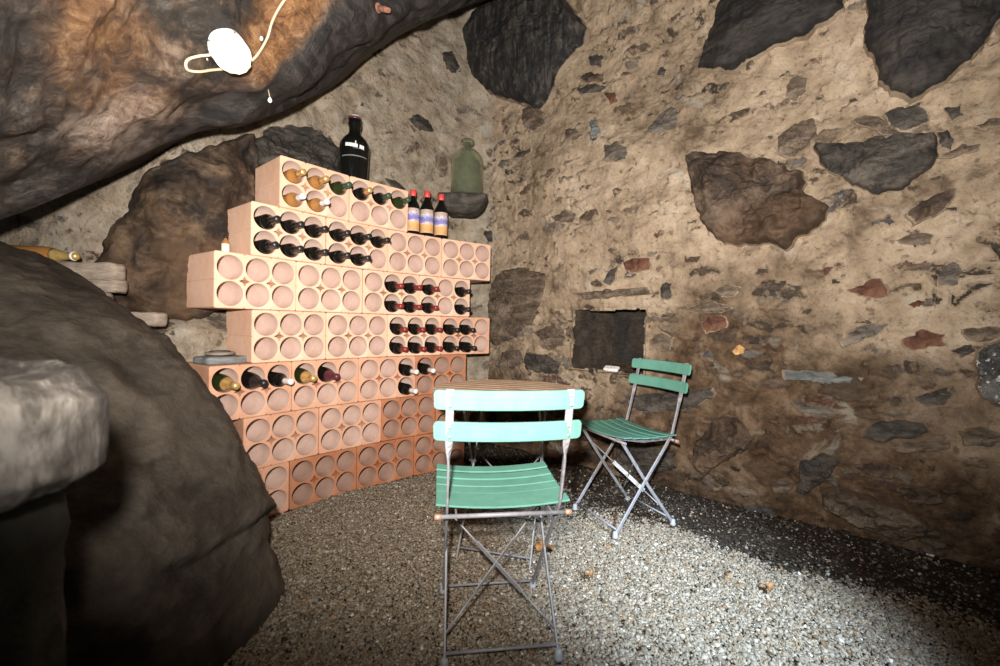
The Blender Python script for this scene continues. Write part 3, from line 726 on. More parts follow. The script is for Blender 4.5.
def left_boulder():
    sil = [(-40, 222), (0, 236), (60, 261), (130, 311), (190, 366), (235, 430), (262, 482), (275, 515), (270, 540), (272, 560), (278, 580)]
    q = np.array([at(a, b, 1.72) for a, b in sil]); xs, zs = q[:, 0][::-1], q[:, 2][::-1]
    NZ, NA = 200, 300; zmax = zs[-1] + .02
    z = -.06 + (zmax + .06) * (1 - (1 - np.linspace(0, 1, NZ)) ** 1.6)
    xr = np.interp(z, zs, xs)
    k = sstep(0, 1, z / zmax); yb = 1.98 + .25 * k * 0; yf = .74 + .55 * k ** 1.2 ; yb = np.full(NZ, 2.0) + .0 * k
    xl = -3.4 + .6 * k
    shrink = np.sqrt(np.clip(1 - ((z - .0) / (zmax * 1.0)) ** 9, 0, 1))
    sil2 = sil + [(278, 640)]
    for _it in range(6):
        cc, rr_ = (xr + xl) / 2, (xr - xl) / 2; cyy = (yb + yf) / 2; ryy = (yb - yf) / 2 * (.15 + .85 * shrink); aa = np.linspace(-PI / 2, PI, 160)
        Xe = np.sign(np.cos(aa)) * np.abs(np.cos(aa)) ** (2 / 3.); Ye = np.sign(np.sin(aa)) * np.abs(np.sin(aa)) ** (2 / 3.)
        Pp = np.stack([cc[:, None] + rr_[:, None] * Xe, cyy[:, None] + ryy[:, None] * Ye, np.repeat(z[:, None], 160, 1)], -1); u_, v_ = proj(Pp)
        ui = u_.argmax(1); r_i = np.arange(NZ); want = np.interp(v_[r_i, ui], [q_[1] for q_ in sil2], [q_[0] for q_ in sil2])
        dx = (want - u_[r_i, ui]) * Pp[r_i, ui, 1] / F; dx = np.where(z > zmax * .93, 0, dx); xr = xr + np.clip(dx, -.1, .1) * .8
        xr = np.convolve(np.pad(xr, 3, 'edge'), np.ones(7) / 7, 'valid')
    cx_, rx = (xr + xl) / 2, (xr - xl) / 2; cy_, ry = (yb + yf) / 2, (yb - yf) / 2 * (.15 + .85 * shrink)
    a = np.linspace(0, 2 * PI, NA, endpoint=False); e = 2 / 3.0
    ca, sa = np.cos(a), np.sin(a); X = np.sign(ca) * np.abs(ca) ** e; Yq = np.sign(sa) * np.abs(sa) ** e
    P = np.stack([cx_[:, None] + rx[:, None] * X[None], cy_[:, None] + ry[:, None] * Yq[None], np.repeat(z[:, None], NA, 1)], -1)
    n = grid_normals(np.concatenate([P, P[:, :1]], 1))[:, :-1]; cen = P - np.array([-2., 1.4, .4]); sg = np.sign((n * cen).sum(-1).mean()); n *= sg
    f = P.reshape(-1, 3); x, y = proj(f)
    d = .028 * fbm(f * 2.0, 4, 501) + .012 * ridged(f * [4, 4, 6], 4, 502) + .006 * fbm(f * 22, 4, 503)
    # split along a crack low on the right side
    cr = np.interp(x, [120, 165, 200, 238, 272, 300], [575, 572, 560, 531, 513, 505]) + 6 * fbm(f * 6, 3, 504)
    below = y - cr
    fr = sstep(140, 190, x)
    d = d - fr * (.040 * sstep(-1, 3, below) * sstep(90, 0, below) + .030 * np.exp(-(below / 3.) ** 2))
    P2 = f + n.reshape(-1, 3) * d[:, None]
    Fl = [tuple(q_) for q_ in grid_faces(NZ, NA, True)] + [tuple(range(NA - 1, -1, -1)), tuple((NZ - 1) * NA + i for i in range(NA))]
    return tag(mk('boulder', P2, Fl, M['boulder'], center=True), 'massive smooth brown boulder standing on the gravel left of the rack', 'boulder')
left_boulder()

def rough_block(name, poly, z0, z1, mat, seed, amp=.012, nz=28, ins=.02, res=.018, taper=0., **k):
    """a rough stone block: plan outline poly (list of x,y) between z0 and z1"""
    q = np.array(poly + poly[:1], float); dl = np.r_[0, np.cumsum(np.hypot(*np.diff(q, axis=0).T))]; N = max(24, int(dl[-1] / res))
    u = np.linspace(0, dl[-1], N, endpoint=False); b = np.stack([np.interp(u, dl, q[:, 0]), np.interp(u, dl, q[:, 1])], -1)
    for _ in range(2): b = (np.roll(b, 1, 0) + 2 * b + np.roll(b, -1, 0)) / 4
    c = b.mean(0); rows = []
    prof = [(.02, z0), (.5, z0), (.9, z0)] + [(1 - ins * (1 - min(1, min(t, 1 - t) * 6)) / .05 * .05 / max(np.ptp(b[:, 0]), .05), z0 + (z1 - z0) * t) for t in np.linspace(0, 1, nz)] + [(.9, z1), (.7, z1), (.5, z1), (.25, z1), (.02, z1)]
    for s_, z in prof: rows.append(np.c_[c + (b - c) * s_, np.full(N, z)])
    P = np.array(rows)
    if taper:
        kz = 1 - taper * (1 - np.clip((P[..., 2:3] - z0) / (z1 - z0), 0, 1)) ** 2; P[..., :2] = c + (P[..., :2] - c) * kz
    f = P.reshape(-1, 3)
    nn = np.concatenate([(b - c) / np.linalg.norm(b - c, axis=1, keepdims=True), np.zeros((N, 1))], 1)
    n = np.tile(nn, (len(prof), 1)); zz = np.repeat([p_[1] for p_ in prof], N); r_ = np.repeat([p_[0] for p_ in prof], N)
    top = (r_ < .93); n = np.where(top[:, None], np.stack([zz * 0, zz * 0, np.where(zz > (z0 + z1) / 2, 1., -1.)], -1), n)
    d = amp * (fbm(f * 9, 4, seed) + .6 * ridged(f * [14, 14, 9], 3, seed + 9))
    P2 = f + n * d[:, None]
    Fl = [tuple(q_) for q_ in grid_faces(len(prof), N, True)] + [tuple(range(N - 1, -1, -1)), tuple((len(prof) - 1) * N + i for i in range(N))]
    return mk(name, P2, Fl, M[mat], center=True, **k)
# ledge slab close to the camera on its stone pier
zt = at(60, 374, .60)[2]; zb = at(60, 492, .56)[2]
xe = at(55, 420, .54)[0]
tag(rough_block('ledge_stone', [(-1.15, .47), (xe - .05, .47), (xe, .50), (xe + .012, .56), (xe - .005, .62), (xe - .10, .66), (-1.15, .68)], zb, zt, 'ledge', 71, .014, 30, .05, .012),
    'pale weathered stone ledge jutting in at the left edge', 'stone ledge')
tag(rough_block('stone_pier', [(-1.2, .50), (-.66, .50), (-.62, .55), (-.63, .64), (-1.2, .66)], -.03, zb + .012, 'pillar', 72, .012, 40, .01, .02),
    'stone pier, darkened as in shade, under the pale ledge stone', 'pier')
# flat stones stacked behind the boulder
def flat(px0, px1, py0, py1, Y, mat, label, seed, depth=.16, group=None, cat='stone', name='flat_stone', taper=0.):
    a, b = at(px0, py1, Y), at(px1, py0, Y); x0, x1 = a[0], at(px1, py0, Y + depth)[0]; w = x1 - x0; x1 = max(x1, x0 + .05)
    return tag(rough_block(name, [(x0, Y - .02), (x0 + w * .3, Y - .03), (x1 - .01, Y - .02), (x1, Y + .03), (x1 - .02, Y + depth), (x0, Y + depth)], a[2], b[2], mat, seed, .004, 8, .012, .01, taper), label, cat, group)
flat(52, 131, 264, 279, 1.94, 'flat', 'top tan slab of the little stone stack behind the boulder', 81, .06, 'stacked flat stones')
flat(78, 132, 279.5, 292, 1.95, 'flat', 'grey-tan slab second from the top of the stack behind the boulder', 82, .06, 'stacked flat stones')
flat(84, 119, 293, 301, 1.95, 'flat', 'short pale stone low in the stack behind the boulder', 83, .06, 'stacked flat stones')
flat(86, 126, 302, 312, 1.95, 'flat', 'lowest small stone of the stack behind the boulder', 84, .06, 'stacked flat stones')
flat(90, 172, 313, 325, 1.95, 'flat', 'long tan stone carrying the little stone stack', 85, .06, 'stacked flat stones')

# ------------------------------------------------------------------ wine bricks
BW, BH, BD = (3 * HP + .09) * U, (2 + .148) * U, .32
def brick_mesh(mat, name):
    r = .0588; segs = 30; zc = [(.5 + .074) * U, (1.5 + .074) * U]; xc = [(.045 + HP * (i + .5)) * U for i in range(3)]
    def outline(ins):
        c = .010; x0, x1, z0, z1 = ins, BW - ins, ins, BH - ins; nt = .006
        L = []
        def corner(cx, cz, a0):
            for k in range(4): L.append((cx + c * math.cos(a0 + k * PI / 6), cz + c * math.sin(a0 + k * PI / 6)))
        corner(x1 - c, z1 - c, 0)
        for x in ((xc[1] + xc[2]) / 2, (xc[0] + xc[1]) / 2): L.extend([(x + nt, z1), (x, z1 - nt * 1.3), (x - nt, z1)])
        corner(x0 + c, z1 - c, PI / 2)
        L.extend([(x0, BH / 2 + .003), (x0 + .003, BH / 2), (x0, BH / 2 - .003)])
        corner(x0 + c, z0 + c, PI)
        for x in ((xc[0] + xc[1]) / 2, (xc[1] + xc[2]) / 2): L.extend([(x - nt, z0), (x, z0 + nt * 1.3), (x + nt, z0)])
        corner(x1 - c, z0 + c, 1.5 * PI)
        L.extend([(x1, BH / 2 - .003), (x1 - .003, BH / 2), (x1, BH / 2 + .003)])
        return L
    o0, o1 = outline(.003), outline(0.)
    rim = .0018
    holes = [[(x + (r + rim) * math.cos(-2 * PI * k / segs), z + (r + rim) * math.sin(-2 * PI * k / segs)) for k in range(segs)] for z in zc for x in xc]
    dia = []
    for x in ((xc[0] + xc[1]) / 2, (xc[1] + xc[2]) / 2):
        z = (zc[0] + zc[1]) / 2; q = .027; pts = []
        for k in range(4):
            a = k * PI / 2; a2 = (k + 1) * PI / 2
            pts.append((x + q * math.cos(a), z + q * math.sin(a))); pts.append((x + q * .46 * math.cos((a + a2) / 2), z + q * .46 * math.sin((a + a2) / 2)))
        dia.append(pts[::-1])
    loops = [o0] + holes + dia
    tris = tessellate_polygon([[Vector((a, b, 0)) for a, b in l] for l in loops])
    V = [(a, 0., b) for l in loops for a, b in l]; Fc = []; sm = []
    for t in tris:
        A, B, C = (Vector(V[i]) for i in t); n = (B - A).cross(C - A)
        Fc.append(tuple(t) if n.y < 0 else tuple(t[::-1])); sm.append(False)
    def add_loop(pts, y): b = len(V); V.extend((a, y, c) for a, c in pts); return list(range(b, b + len(pts)))
    def bridge(A, B, s):
        n = len(A)
        for i in range(n): Fc.append((A[i], A[(i + 1) % n], B[(i + 1) % n], B[i])); sm.append(s)
    idx = 0; starts = []
    for l in loops: starts.append(list(range(idx, idx + len(l)))); idx += len(l)
    l1 = add_loop(o1, .004); l2 = add_loop(o1, BD - .003); l3 = add_loop(o0, BD)
    bridge(starts[0], l1, False); bridge(l1, l2, False); bridge(l2, l3, False); Fc.append(tuple(l3)); sm.append(False)
    i = 1
    for z in zc:
        for x in xc:
            c1 = [(x + r * math.cos(-2 * PI * k / segs), z + r * math.sin(-2 * PI * k / segs)) for k in range(segs)]
            a = add_loop(c1, .004); b = add_loop(c1, BD - .02); bridge(starts[i], a, True); bridge(a, b, True); Fc.append(tuple(b)); sm.append(False); i += 1
    for d in dia:
        b = add_loop(d, .10); bridge(starts[i], b, False); Fc.append(tuple(b)); sm.append(False); i += 1
    o = mk(name, V, Fc, mat, smooth=sm)
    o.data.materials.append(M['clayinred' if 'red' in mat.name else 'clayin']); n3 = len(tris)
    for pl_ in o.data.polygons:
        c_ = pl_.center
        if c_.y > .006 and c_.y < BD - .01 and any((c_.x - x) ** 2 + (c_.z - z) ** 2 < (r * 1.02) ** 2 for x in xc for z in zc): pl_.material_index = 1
    return o
B_PROTO = {k: brick_mesh(M[k], 'wine_brick') for k in ('clay', 'claymid', 'clayred')}
import bmesh
for o in B_PROTO.values():
    bm = bmesh.new(); bm.from_mesh(o.data); bmesh.ops.recalc_face_normals(bm, faces=bm.faces); bm.to_mesh(o.data); bm.free()
ORD = ['first', 'second', 'third', 'fourth']
CN = ['top', 'second', 'third', 'fourth', 'fifth', 'sixth', 'bottom']
used = set()
CLAY = [['clay'] * 2, ['clay'] * 4, ['clay'] * 4, ['clay', 'clay', 'clay', 'claymid'], ['claymid', 'claymid', 'claymid', 'clayred'], ['claymid', 'claymid', 'clayred', 'clayred'], ['claymid', 'clayred', 'clayred', 'clayred']]  # lower right bricks redder, with the dimmer light painted in
def course_z(c): return ZTOP - (c * (2 + GV) + 1) * U - .574 * U      # underside of course c
def brick_frame(c, i):
    t0 = OFF[c] + i * (3 * HP + GAP) - .5 * HP - .045
    p0, a0 = rack_pt(t0); p1, a1 = rack_pt(t0 + 3 * HP + .09)
    ang = math.atan2(p1[1] - p0[1], p1[0] - p0[0]); return p0, ang
for c in range(7):
    for i in range(len(CLAY[c])):
        k = CLAY[c][i]; src = B_PROTO[k]
        o = src if k not in used else src.copy()
        if k in used: COL.objects.link(o)
        used.add(k)
        p0, ang = brick_frame(c, i)
        jy = random.uniform(-.004, .004)
        o.location = (p0[0] - math.sin(ang) * jy, p0[1] + math.cos(ang) * jy, course_z(c)); o.rotation_euler = (0, 0, ang)
        colr = {'clay': 'pale pink', 'claymid': 'salmon', 'clayred': 'damp red'}[k]
        tag(o, f'{colr} six-hole terracotta wine brick, {ORD[i]} from left in the {CN[c]} course', 'wine brick', 'terracotta wine bricks of the rack')

# ------------------------------------------------------------------ bottles
def lying_proto(glass, cap, kind='wine'):
    root = empty('wine_bottle')
    if kind == 'wine':
        prof = [(.0, .008), (.02, .0), (.034, .0), (.0375, .005), (.0375, .185), (.036, .198), (.029, .205), (.020, .215), (.0155, .226), (.0145, .24), (.014, .292), (.0155, .293), (.0155, .299), (.012, .30)]
        capp = [(.0152, .234), (.0152, .25), (.0152, .285), (.0156, .288), (.0156, .301), (.0148, .303), (0., .3035)]
    else:  # sloping shoulders, large foil
        prof = [(.0, .01), (.03, .0), (.041, .003), (.0425, .01), (.0425, .15), (.039, .18), (.030, .212), (.021, .24), (.0165, .262), (.0155, .285), (.0175, .287), (.0175, .297), (.014, .30)]
        capp = [(.034, .203), (.0305, .2125), (.0215, .2405), (.0172, .262), (.0165, .280), (.0182, .284), (.0185, .296), (.016, .304), (.008, .309), (0, .31)]
    MB().lathe(prof, 28).build('glass_body', M[glass], root)
    MB().lathe(capp, 24).build('capsule', M[cap], root)
    return root
COLR = {'black': 'black', 'redcap': 'wine-red', 'gold': 'gold', 'white': 'white', 'greencap': 'green', 'plum': 'plum'}
GL = {'dark': 'dark', 'olive': 'green', 'amber': 'amber'}
BT = []   # course, row, hole, glass, capsule, kind
BT += [(0, 0, 0, 'amber', 'gold', 'wine'), (0, 0, 1, 'amber', 'gold', 'wine'), (0, 0, 2, 'olive', 'greencap', 'wine'), (0, 0, 3, 'dark', 'gold', 'wine'), (0, 0, 4, 'dark', 'greencap', 'wine'), (0, 0, 5, 'olive', 'greencap', 'wine'), (0, 1, 0, 'amber', 'white', 'wine'), (0, 1, 1, 'amber', 'white', 'wine')]
BT += [(1, 0, k, 'dark', 'black', 'wine') for k in range(6)] + [(1, 1, k, 'dark', 'black', 'wine') for k in range(5)]
for r in (0, 1): BT += [(2, r, k, 'dark', 'redcap', 'wine') for k in (7, 8, 9)] + [(2, r, 11, 'dark', 'black', 'wine')]
for r in (0, 1): BT += [(3, r, k, 'dark', 'redcap', 'wine') for k in (6, 7, 8)] + [(3, r, k, 'dark', 'black', 'wine') for k in (9, 10)]
BT += [(4, 0, 0, 'olive', 'gold', 'champ'), (4, 0, 1, 'dark', 'black', 'champ'), (4, 0, 2, 'dark', 'white', 'wine'), (4, 0, 3, 'olive', 'gold', 'champ'), (4, 0, 4, 'dark', 'plum', 'champ'), (4, 0, 8, 'dark', 'white', 'wine'), (4, 0, 9, 'dark', 'white', 'wine'), (4, 1, 8, 'dark', 'white', 'wine')]
protos = {}
ON = ['first', 'second', 'third', 'fourth', 'fifth', 'sixth', 'seventh', 'eighth', 'ninth', 'tenth', 'eleventh', 'twelfth']
for (c, r, k, g, cp, kd) in BT:
    key = (g, cp, kd)
    if key in protos: o = copy_tree(protos[key])
    else: o = protos[key] = lying_proto(*key)
    p0, ang = brick_frame(c, k // 3)
    rb = .0375 if kd == 'wine' else .0425
    lx = (.045 + HP * (k % 3 + .5)) * U; lz = course_z(c) + ((1.5 if r == 0 else .5) + .074) * U - (.0588 - rb) + .0008
    tip = .118 + random.uniform(-.012, .012); ly = .30 - tip         # bottle base sits ly behind the brick front
    ox = -math.sin(ang) * ly + math.cos(ang) * lx; oy = math.cos(ang) * ly + math.sin(ang) * lx
    o.location = (p0[0] + ox, p0[1] + oy, lz)
    # local +z (towards the neck) points out of the brick: (sin ang, -cos ang, 0)
    out = Vector((math.sin(ang), -math.cos(ang), 0)); xax = Vector((math.cos(ang), math.sin(ang), 0)); yax = out.cross(xax)
    R = Matrix((xax, yax, out)).transposed()
    o.rotation_euler = (R @ Matrix.Rotation(random.uniform(0, 6), 3, 'Z')).to_euler()
    nm = f'{GL[g]} bottle with {COLR[cp]} capsule' if kd == 'wine' else f'{GL[g]} sparkling wine bottle with {COLR[cp]} foil'
    tag(o, f'{nm}, {ON[k]} hole from left, {"upper" if r == 0 else "lower"} row, {CN[c]} course', 'wine bottle', 'wine bottles lying in the rack')

def standing(px, py_base, Y, rz=0.):
    p = at(px, py_base, Y); return p
# big black bottle on the top course
def on_course(c, t, depth):
    p, a = rack_pt(t); return np.array([p[0] - math.sin(a) * depth, p[1] + math.cos(a) * depth, course_z(c) + BH + .001])
def find_t(c, px, depth):
    best = min(np.linspace(-2, 13, 1501), key=lambda t: abs(proj(on_course(c, t, depth))[0] - px)); return best
p = on_course(0, find_t(0, 354, .12), .12)
k_ = p[1] / F
bb = empty('large_bottle', p, math.atan2(-p[1], -p[0]))          # local +x faces the room
hb = (183 - 118) * k_ * .98 + .02; rb = 14.0 * k_
MB().lathe([(0, .01), (rb * .7, 0), (rb * .88, .004), (rb * .92, .02), (rb * .95, hb * .2), (rb * 1.02, hb * .5), (rb * .98, hb * .57), (rb * .78, hb * .645), (rb * .5, hb * .70), (rb * .40, hb * .75), (rb * .38, hb * .8), (rb * .45, hb * .85), (rb * .45, hb * .93)], 36).build('glass_body', M['dark'], bb)
MB().lathe([(rb * .43, hb * .925), (rb * .46, hb * .93), (rb * .46, hb * .955), (rb * .42, hb * .965), (rb * .30, hb * .965)], 24).build('neck_ring', M['plum'], bb)
MB().lathe([(rb * .34, hb * .962), (rb * .36, hb * .975), (rb * .25, hb * .995), (0, hb)], 20).build('stopper', M['white'], bb)
def band(rf, z0, z1, a0, a1, n=20, off=.0006, m=2):
    mb = MB(); vs = []; fs = []
    for j in range(m + 1):
        z = z0 + (z1 - z0) * j / m; r = rf(z) + off
        for i in range(n + 1):
            a = a0 + (a1 - a0) * i / n; vs.append((r * math.cos(a), r * math.sin(a), z))
    for j in range(m):
        for i in range(n): fs.append((j * (n + 1) + i, j * (n + 1) + i + 1, (j + 1) * (n + 1) + i + 1, (j + 1) * (n + 1) + i))
    return vs, fs
rfun = lambda z: np.interp(z, [hb * .2, hb * .5, hb * .57, hb * .645], [rb * .95, rb * 1.02, rb * .98, rb * .78])
mb = MB(); rl = random.Random(5)
a = -.62
while a < .66:       # a line of small white brush letters with one taller mark
    w = rl.uniform(.06, .10); tall = .018 if -.02 < a < .1 else 0.
    z0 = hb * .475 - .004 - .008 * (a + .2); z1 = z0 + hb * .05 + tall
    v, f_ = band(rfun, z0, z1, a, a + w, 3); mb.add(v, f_)
    a += w + (.13 if .05 < a < .12 else .018)
mb.build('lettering', M['whitepaper'], bb)
mb = MB(); v, f_ = band(rfun, hb * .335, hb * .35, -.95, .95, 24); mb.add(v, f_); v, f_ = band(rfun, hb * .445, hb * .452, -.1, .7, 12); mb.add(v, f_); mb.build('printed_stripe', M['slate'], bb)
tag(bb, 'large black bottle with white lettering standing on the top course', 'bottle')

# three labelled bottles on the second course
for px, cap, cname, lab, hpx in ((412.5, 'plum', 'left', 'dark bottle with pictorial label standing nearest the top course bricks', 46), (426.5, 'redplastic', 'middle', 'dark bottle with bright red cap, middle of the three labelled bottles', 47), (440.5, 'plum', 'right', 'dark labelled bottle with dull red cap nearest the stone shelf', 46)):
    cap = 'redplastic'
    p = on_course(1, find_t(1, px, .10), .10); k_ = p[1] / F; h = hpx * k_; r = 6.7 * k_
    b = empty('labelled_bottle', p, math.atan2(-p[1], -p[0]))
    MB().lathe([(0, .005), (r * .8, 0), (r, .006), (r, h * .60), (r * .93, h * .66), (r * .62, h * .76), (r * .40, h * .83), (r * .36, h * .92)], 28).build('glass_body', M['dark'], b)
    MB().lathe([(r * .42, h * .86), (r * .46, h * .87), (r * .46, h * .99), (r * .38, h), (0, h)], 20).build('cap', M[cap], b)
    mb = MB(); v, f_ = band(lambda z: r, h * .10, h * .585, -1.25, 1.25, 20, .0006, 8); mb.add(v, f_)
    lo = mb.build('label', M['label'], b)
    tag(b, lab, 'bottle', 'labelled bottles on the second course')
# stone shelf and green demijohn
pc = WR.hit(465, 196); YS = 3.24
sh = flat(437, 489, 194, 211, YS, 'darkgrey', 'dark flat stone sticking out of the wall as a bottle shelf', 87, .24, name='shelf_stone', taper=.45)
zs_ = at(466, 194, YS)[2]
pp = at(466.5, 192, YS + .10); kk = (YS + .10) / F; hd = (194.5 - 138) * kk; rd = 15.8 * kk
dj = empty('glass_flagon', (pp[0], YS + .10, zs_ + .005), 0)
MB().lathe([(0, .004), (rd * .8, 0), (rd * .96, .008), (rd, .02), (rd, hd * .60), (rd * .95, hd * .68), (rd * .75, hd * .77), (rd * .5, hd * .82), (rd * .30, hd * .845), (rd * .28, hd * .93), (rd * .26, hd * .94), (rd * .25, hd * .88), (rd * .45, hd * .80), (rd * .72, hd * .74), (rd * .9, hd * .66), (rd * .94, hd * .58), (rd * .94, .03), (rd * .7, .014), (0, .014)], 36).build('glass_body', M['demi'], dj)
MB().lathe([(rd * .29, hd * .93), (rd * .40, hd * .935), (rd * .42, hd * .96), (rd * .40, hd * .99), (rd * .30, hd), (rd * .25, hd * .99), (rd * .25, hd * .93)], 24).build('neck_lip', M['demi'], dj)
tag(dj, 'clear green glass flagon standing on the stone shelf', 'bottle')
# amber miniature beside the second course, gold-necked bottle behind the boulder, slate on the rack
pm = on_course(2, -1.15, .15); pm = on_course(2, find_t(2, 225.5, .17), .17)
mini = empty('small_bottle', pm, math.atan2(-pm[1], -pm[0])); r = .018; h = .105
MB().lathe([(0, 0), (r, .002), (r, h * .62), (r * .8, h * .72), (r * .42, h * .80), (r * .42, h * .93)], 20).build('glass_body', M['amber'], mini)
MB().lathe([(r * .5, h * .86), (r * .52, h), (0, h * 1.01)], 16).build('cap', M['black'], mini)
mb = MB(); v, f_ = band(lambda z: r, h * .1, h * .58, -1.4, 1.4); mb.add(v, f_); mb.build('label', M['paper'], mini)
tag(mini, 'small amber bottle with cream label standing on the third course', 'bottle')
gb = empty('wine_bottle', (0, 0, 0)); q0 = at(14, 247, 1.98); q1 = at(79, 259, 1.99); q0[2] = q1[2] = at(60, 264, 1.96)[2] + .04
ax = Vector(q1 - q0).normalized(); gb.location = q1 - np.array(ax) * .31; gb.rotation_euler = ax.to_track_quat('Z', 'Y').to_euler()
kid_src = lying_proto('amber', 'gold', 'champ')
for ch in kids(kid_src): ch.parent = gb
bpy.data.objects.remove(kid_src)
MB().lathe([(.0203, .283), (.0208, .285), (.0208, .290), (.0203, .292)], 24).build('foil_ring', M['whitepaper'], gb)
tag(gb, 'gold-foiled sparkling wine bottle lying on flat stones behind the boulder', 'wine bottle')
# slate plate with a pale lid on the fifth course
def slate():
    p = on_course(4, find_t(4, 226, .13), .13); a = rack_pt(-1)[1]; z = p[2]
    c, s = math.cos(a), math.sin(a); pl = []
    for (x, y) in ((-.12, -.08), (-.02, -.10), (.10, -.07), (.13, .0), (.10, .09), (-.04, .10), (-.13, .05)): pl.append((p[0] + x * c - y * s, p[1] + x * s + y * c))
    tag(rough_block('slate_slab', pl, z + .001, z + .034, 'slate', 91, .0035, 8, .008, .01), 'blue-grey slate slab lying on the left end of the fifth course', 'slate')
    d = empty('round_lid', (p[0] - .03, p[1] - .0, z + .04), 0)
    MB().lathe([(0, 0), (.062, .0), (.066, .004), (.066, .010), (.060, .014), (0, .015)], 32).build('disc', M['flat'], d)
    MB().lathe([(0, .0148), (.045, .0146), (.047, .0165), (.043, .019), (0, .0195)], 28).build('raised_centre', M['ledge'], d)
    tag(d, 'pale round disc lying on the blue-grey slate slab', 'lid')
slate()

# ------------------------------------------------------------------ bistro chairs
def bez(pts, n=10):
    """Catmull-Rom through pts"""
    P = [Vector(p) for p in pts]; P = [P[0] * 2 - P[1]] + P + [P[-1] * 2 - P[-2]]; o = []
    for i in range(1, len(P) - 2):
        for k in range(n):
            t = k / n; a, b, c, d = P[i - 1:i + 3]
            o.append(.5 * ((2 * b) + (c - a) * t + (2 * a - 5 * b + 4 * c - d) * t * t + (3 * b - a - 3 * c + d) * t ** 3))
    o.append(P[-2]); return o
XW = .178
def make_chair():
    root = empty('folding_bistro_chair')
    zs_ = lambda y: .456 + .010 * (y + .12) / .30
    # uprights: front foot -> seat rear -> back top
    for s in (-1, 1):
        x = s * XW
        path = bez([(x, .185, .012), (x, .02, .225), (x, -.145, .43), (x, -.172, .49), (x, -.198, .58), (x, -.226, .69), (x, -.250, .798)], 8)
        wd = []; W = []; T = []
        for q in path:
            k = float(sstep(.58, .66, q.z)); wd.append(Vector((k, 1 - k, .001)).normalized()); W.append(.017 + .006 * k); T.append(.0075 - .003 * k)
        MB().strip(path, wd, W, T).build('upright', M['steel'], root)
        MB().strip([(x * .97, .150, .432), (x * .98, -.02, .21), (x, -.185, .012)], (0, 1, .001), .016, .0075).build('rear_leg', M['steel'], root)
        for y, nm in ((.185, 'front'), (-.185, 'rear')):
            MB().lathe([(0, 0), (.014, 0), (.015, .006), (.012, .022), (.009, .03), (0, .03)], 14, (x, y, 0)).build('foot_cap', M['foot'], root)
    tb = lambda name, a, b, r, m='steel': MB().tube([a, b], r).build(name, M[m], root)
    tb('front_stretcher', (-XW, .170, .032), (XW, .170, .032), .0045)
    tb('rear_stretcher', (-XW, -.172, .035), (XW, -.172, .035), .0045)
    # seat: slats bowed down in the middle on two rails
    seat = MB(); ys = [-.135 + i * .0575 for i in range(6)]
    for i, y in enumerate(ys):
        hw = .212; pts = []
        for k in range(15):
            u = -1 + 2 * k / 14; pts.append((u * hw, y + .006 * (1 - u * u) * (0), zs_(y) + .004 - .014 * (1 - u * u) - .010 * math.sin(PI * (i + .5) / 6)))
        seat.strip(pts, (0, 1, .06), .0495, .006)
    seat.build('seat', M['paint'], root)
    for s in (-1, 1):
        MB().strip([(s * .150, -.168, .424), (s * .150, .0, .4245), (s * .150, .168, .452)], (0, 0, 1), .014, .006).build('seat_rail', M['steel'], root)
    for y, z in ((-.166, .424), (.150, .436)):
        MB().tube([(-.196, y, z), (.196, y, z)], .0065).build('seat_bar', M['steel'], root)
    for s in (-1, 1):
        MB().tube([(s * .196, -.166, .424), (s * .216, -.166, .424)], .0085).build('bar_end', M['copper'], root)
    # flat-centred cross brace on the rear legs
    def lerp(z): k = (.432 - z) / (.432 - .012); return .150 - .335 * k - .006
    for s in (-1, 1):
        A = Vector((s * .167, lerp(.345), .345)); B = Vector((-s * .176, lerp(.07), .07)); n = Vector((0, .78, .62)) * (.004 * s); mb = MB()
        mb.tube([A + n, A.lerp(B, .30) + n], .003, 8); mb.tube([A.lerp(B, .70) + n, B + n], .003, 8)
        mb.strip([A.lerp(B, .29) + n, A.lerp(B, .71) + n], (B - A).cross(Vector((0, .78, .62))).normalized(), .021, .003); mb.build('cross_brace', M['lit_steel'], root)
    # back slats bowed backwards
    for z, yb in ((.768, -.240), (.680, -.221)):
        pts = []; hw = .222
        us = [-1, -.99, -.972, -.95] + [-.9 + .1 * k for k in range(19)] + [.95, .972, .99, 1]
        for u in us:
            pts.append((u * hw, yb + .010 - .030 * (1 - u * u), z))
        W = [.036, .046, .052, .054] + [.054] * 19 + [.054, .052, .046, .036]
        o = MB().strip(pts, (0, -.15, 1), W, .010).build('back_slat', M['paint'], root)
        for s in (-1, 1):
            for dz in (.013, -.013): MB().lathe([(0, .0035), (.004, .0025), (.0048, 0), (.0048, -.004)], 10, (s * XW, yb - .012, z + dz), Matrix.Rotation(PI / 2, 3, 'X')).build('rivet', M['steel'], o)
    for ch in kids(root):
        for m in [ch] + kids(ch):
            for v in m.data.vertices: v.co.z *= 1.05; v.co.x *= .97
    return root
ch1 = make_chair()
ch1.location = (.002, 1.47, 0.010); ch1.rotation_euler = (0, 0, .14)
tag(ch1, 'mint green slatted folding bistro chair seen from behind, in front of the table', 'chair', 'mint green folding bistro chairs')
ch2 = copy_tree(ch1); ch2.location = (.675, 2.315, .010); ch2.rotation_euler = (0, 0, 1.99)
tag(ch2, 'mint green slatted folding bistro chair standing by the wall below the niche', 'chair', 'mint green folding bistro chairs')

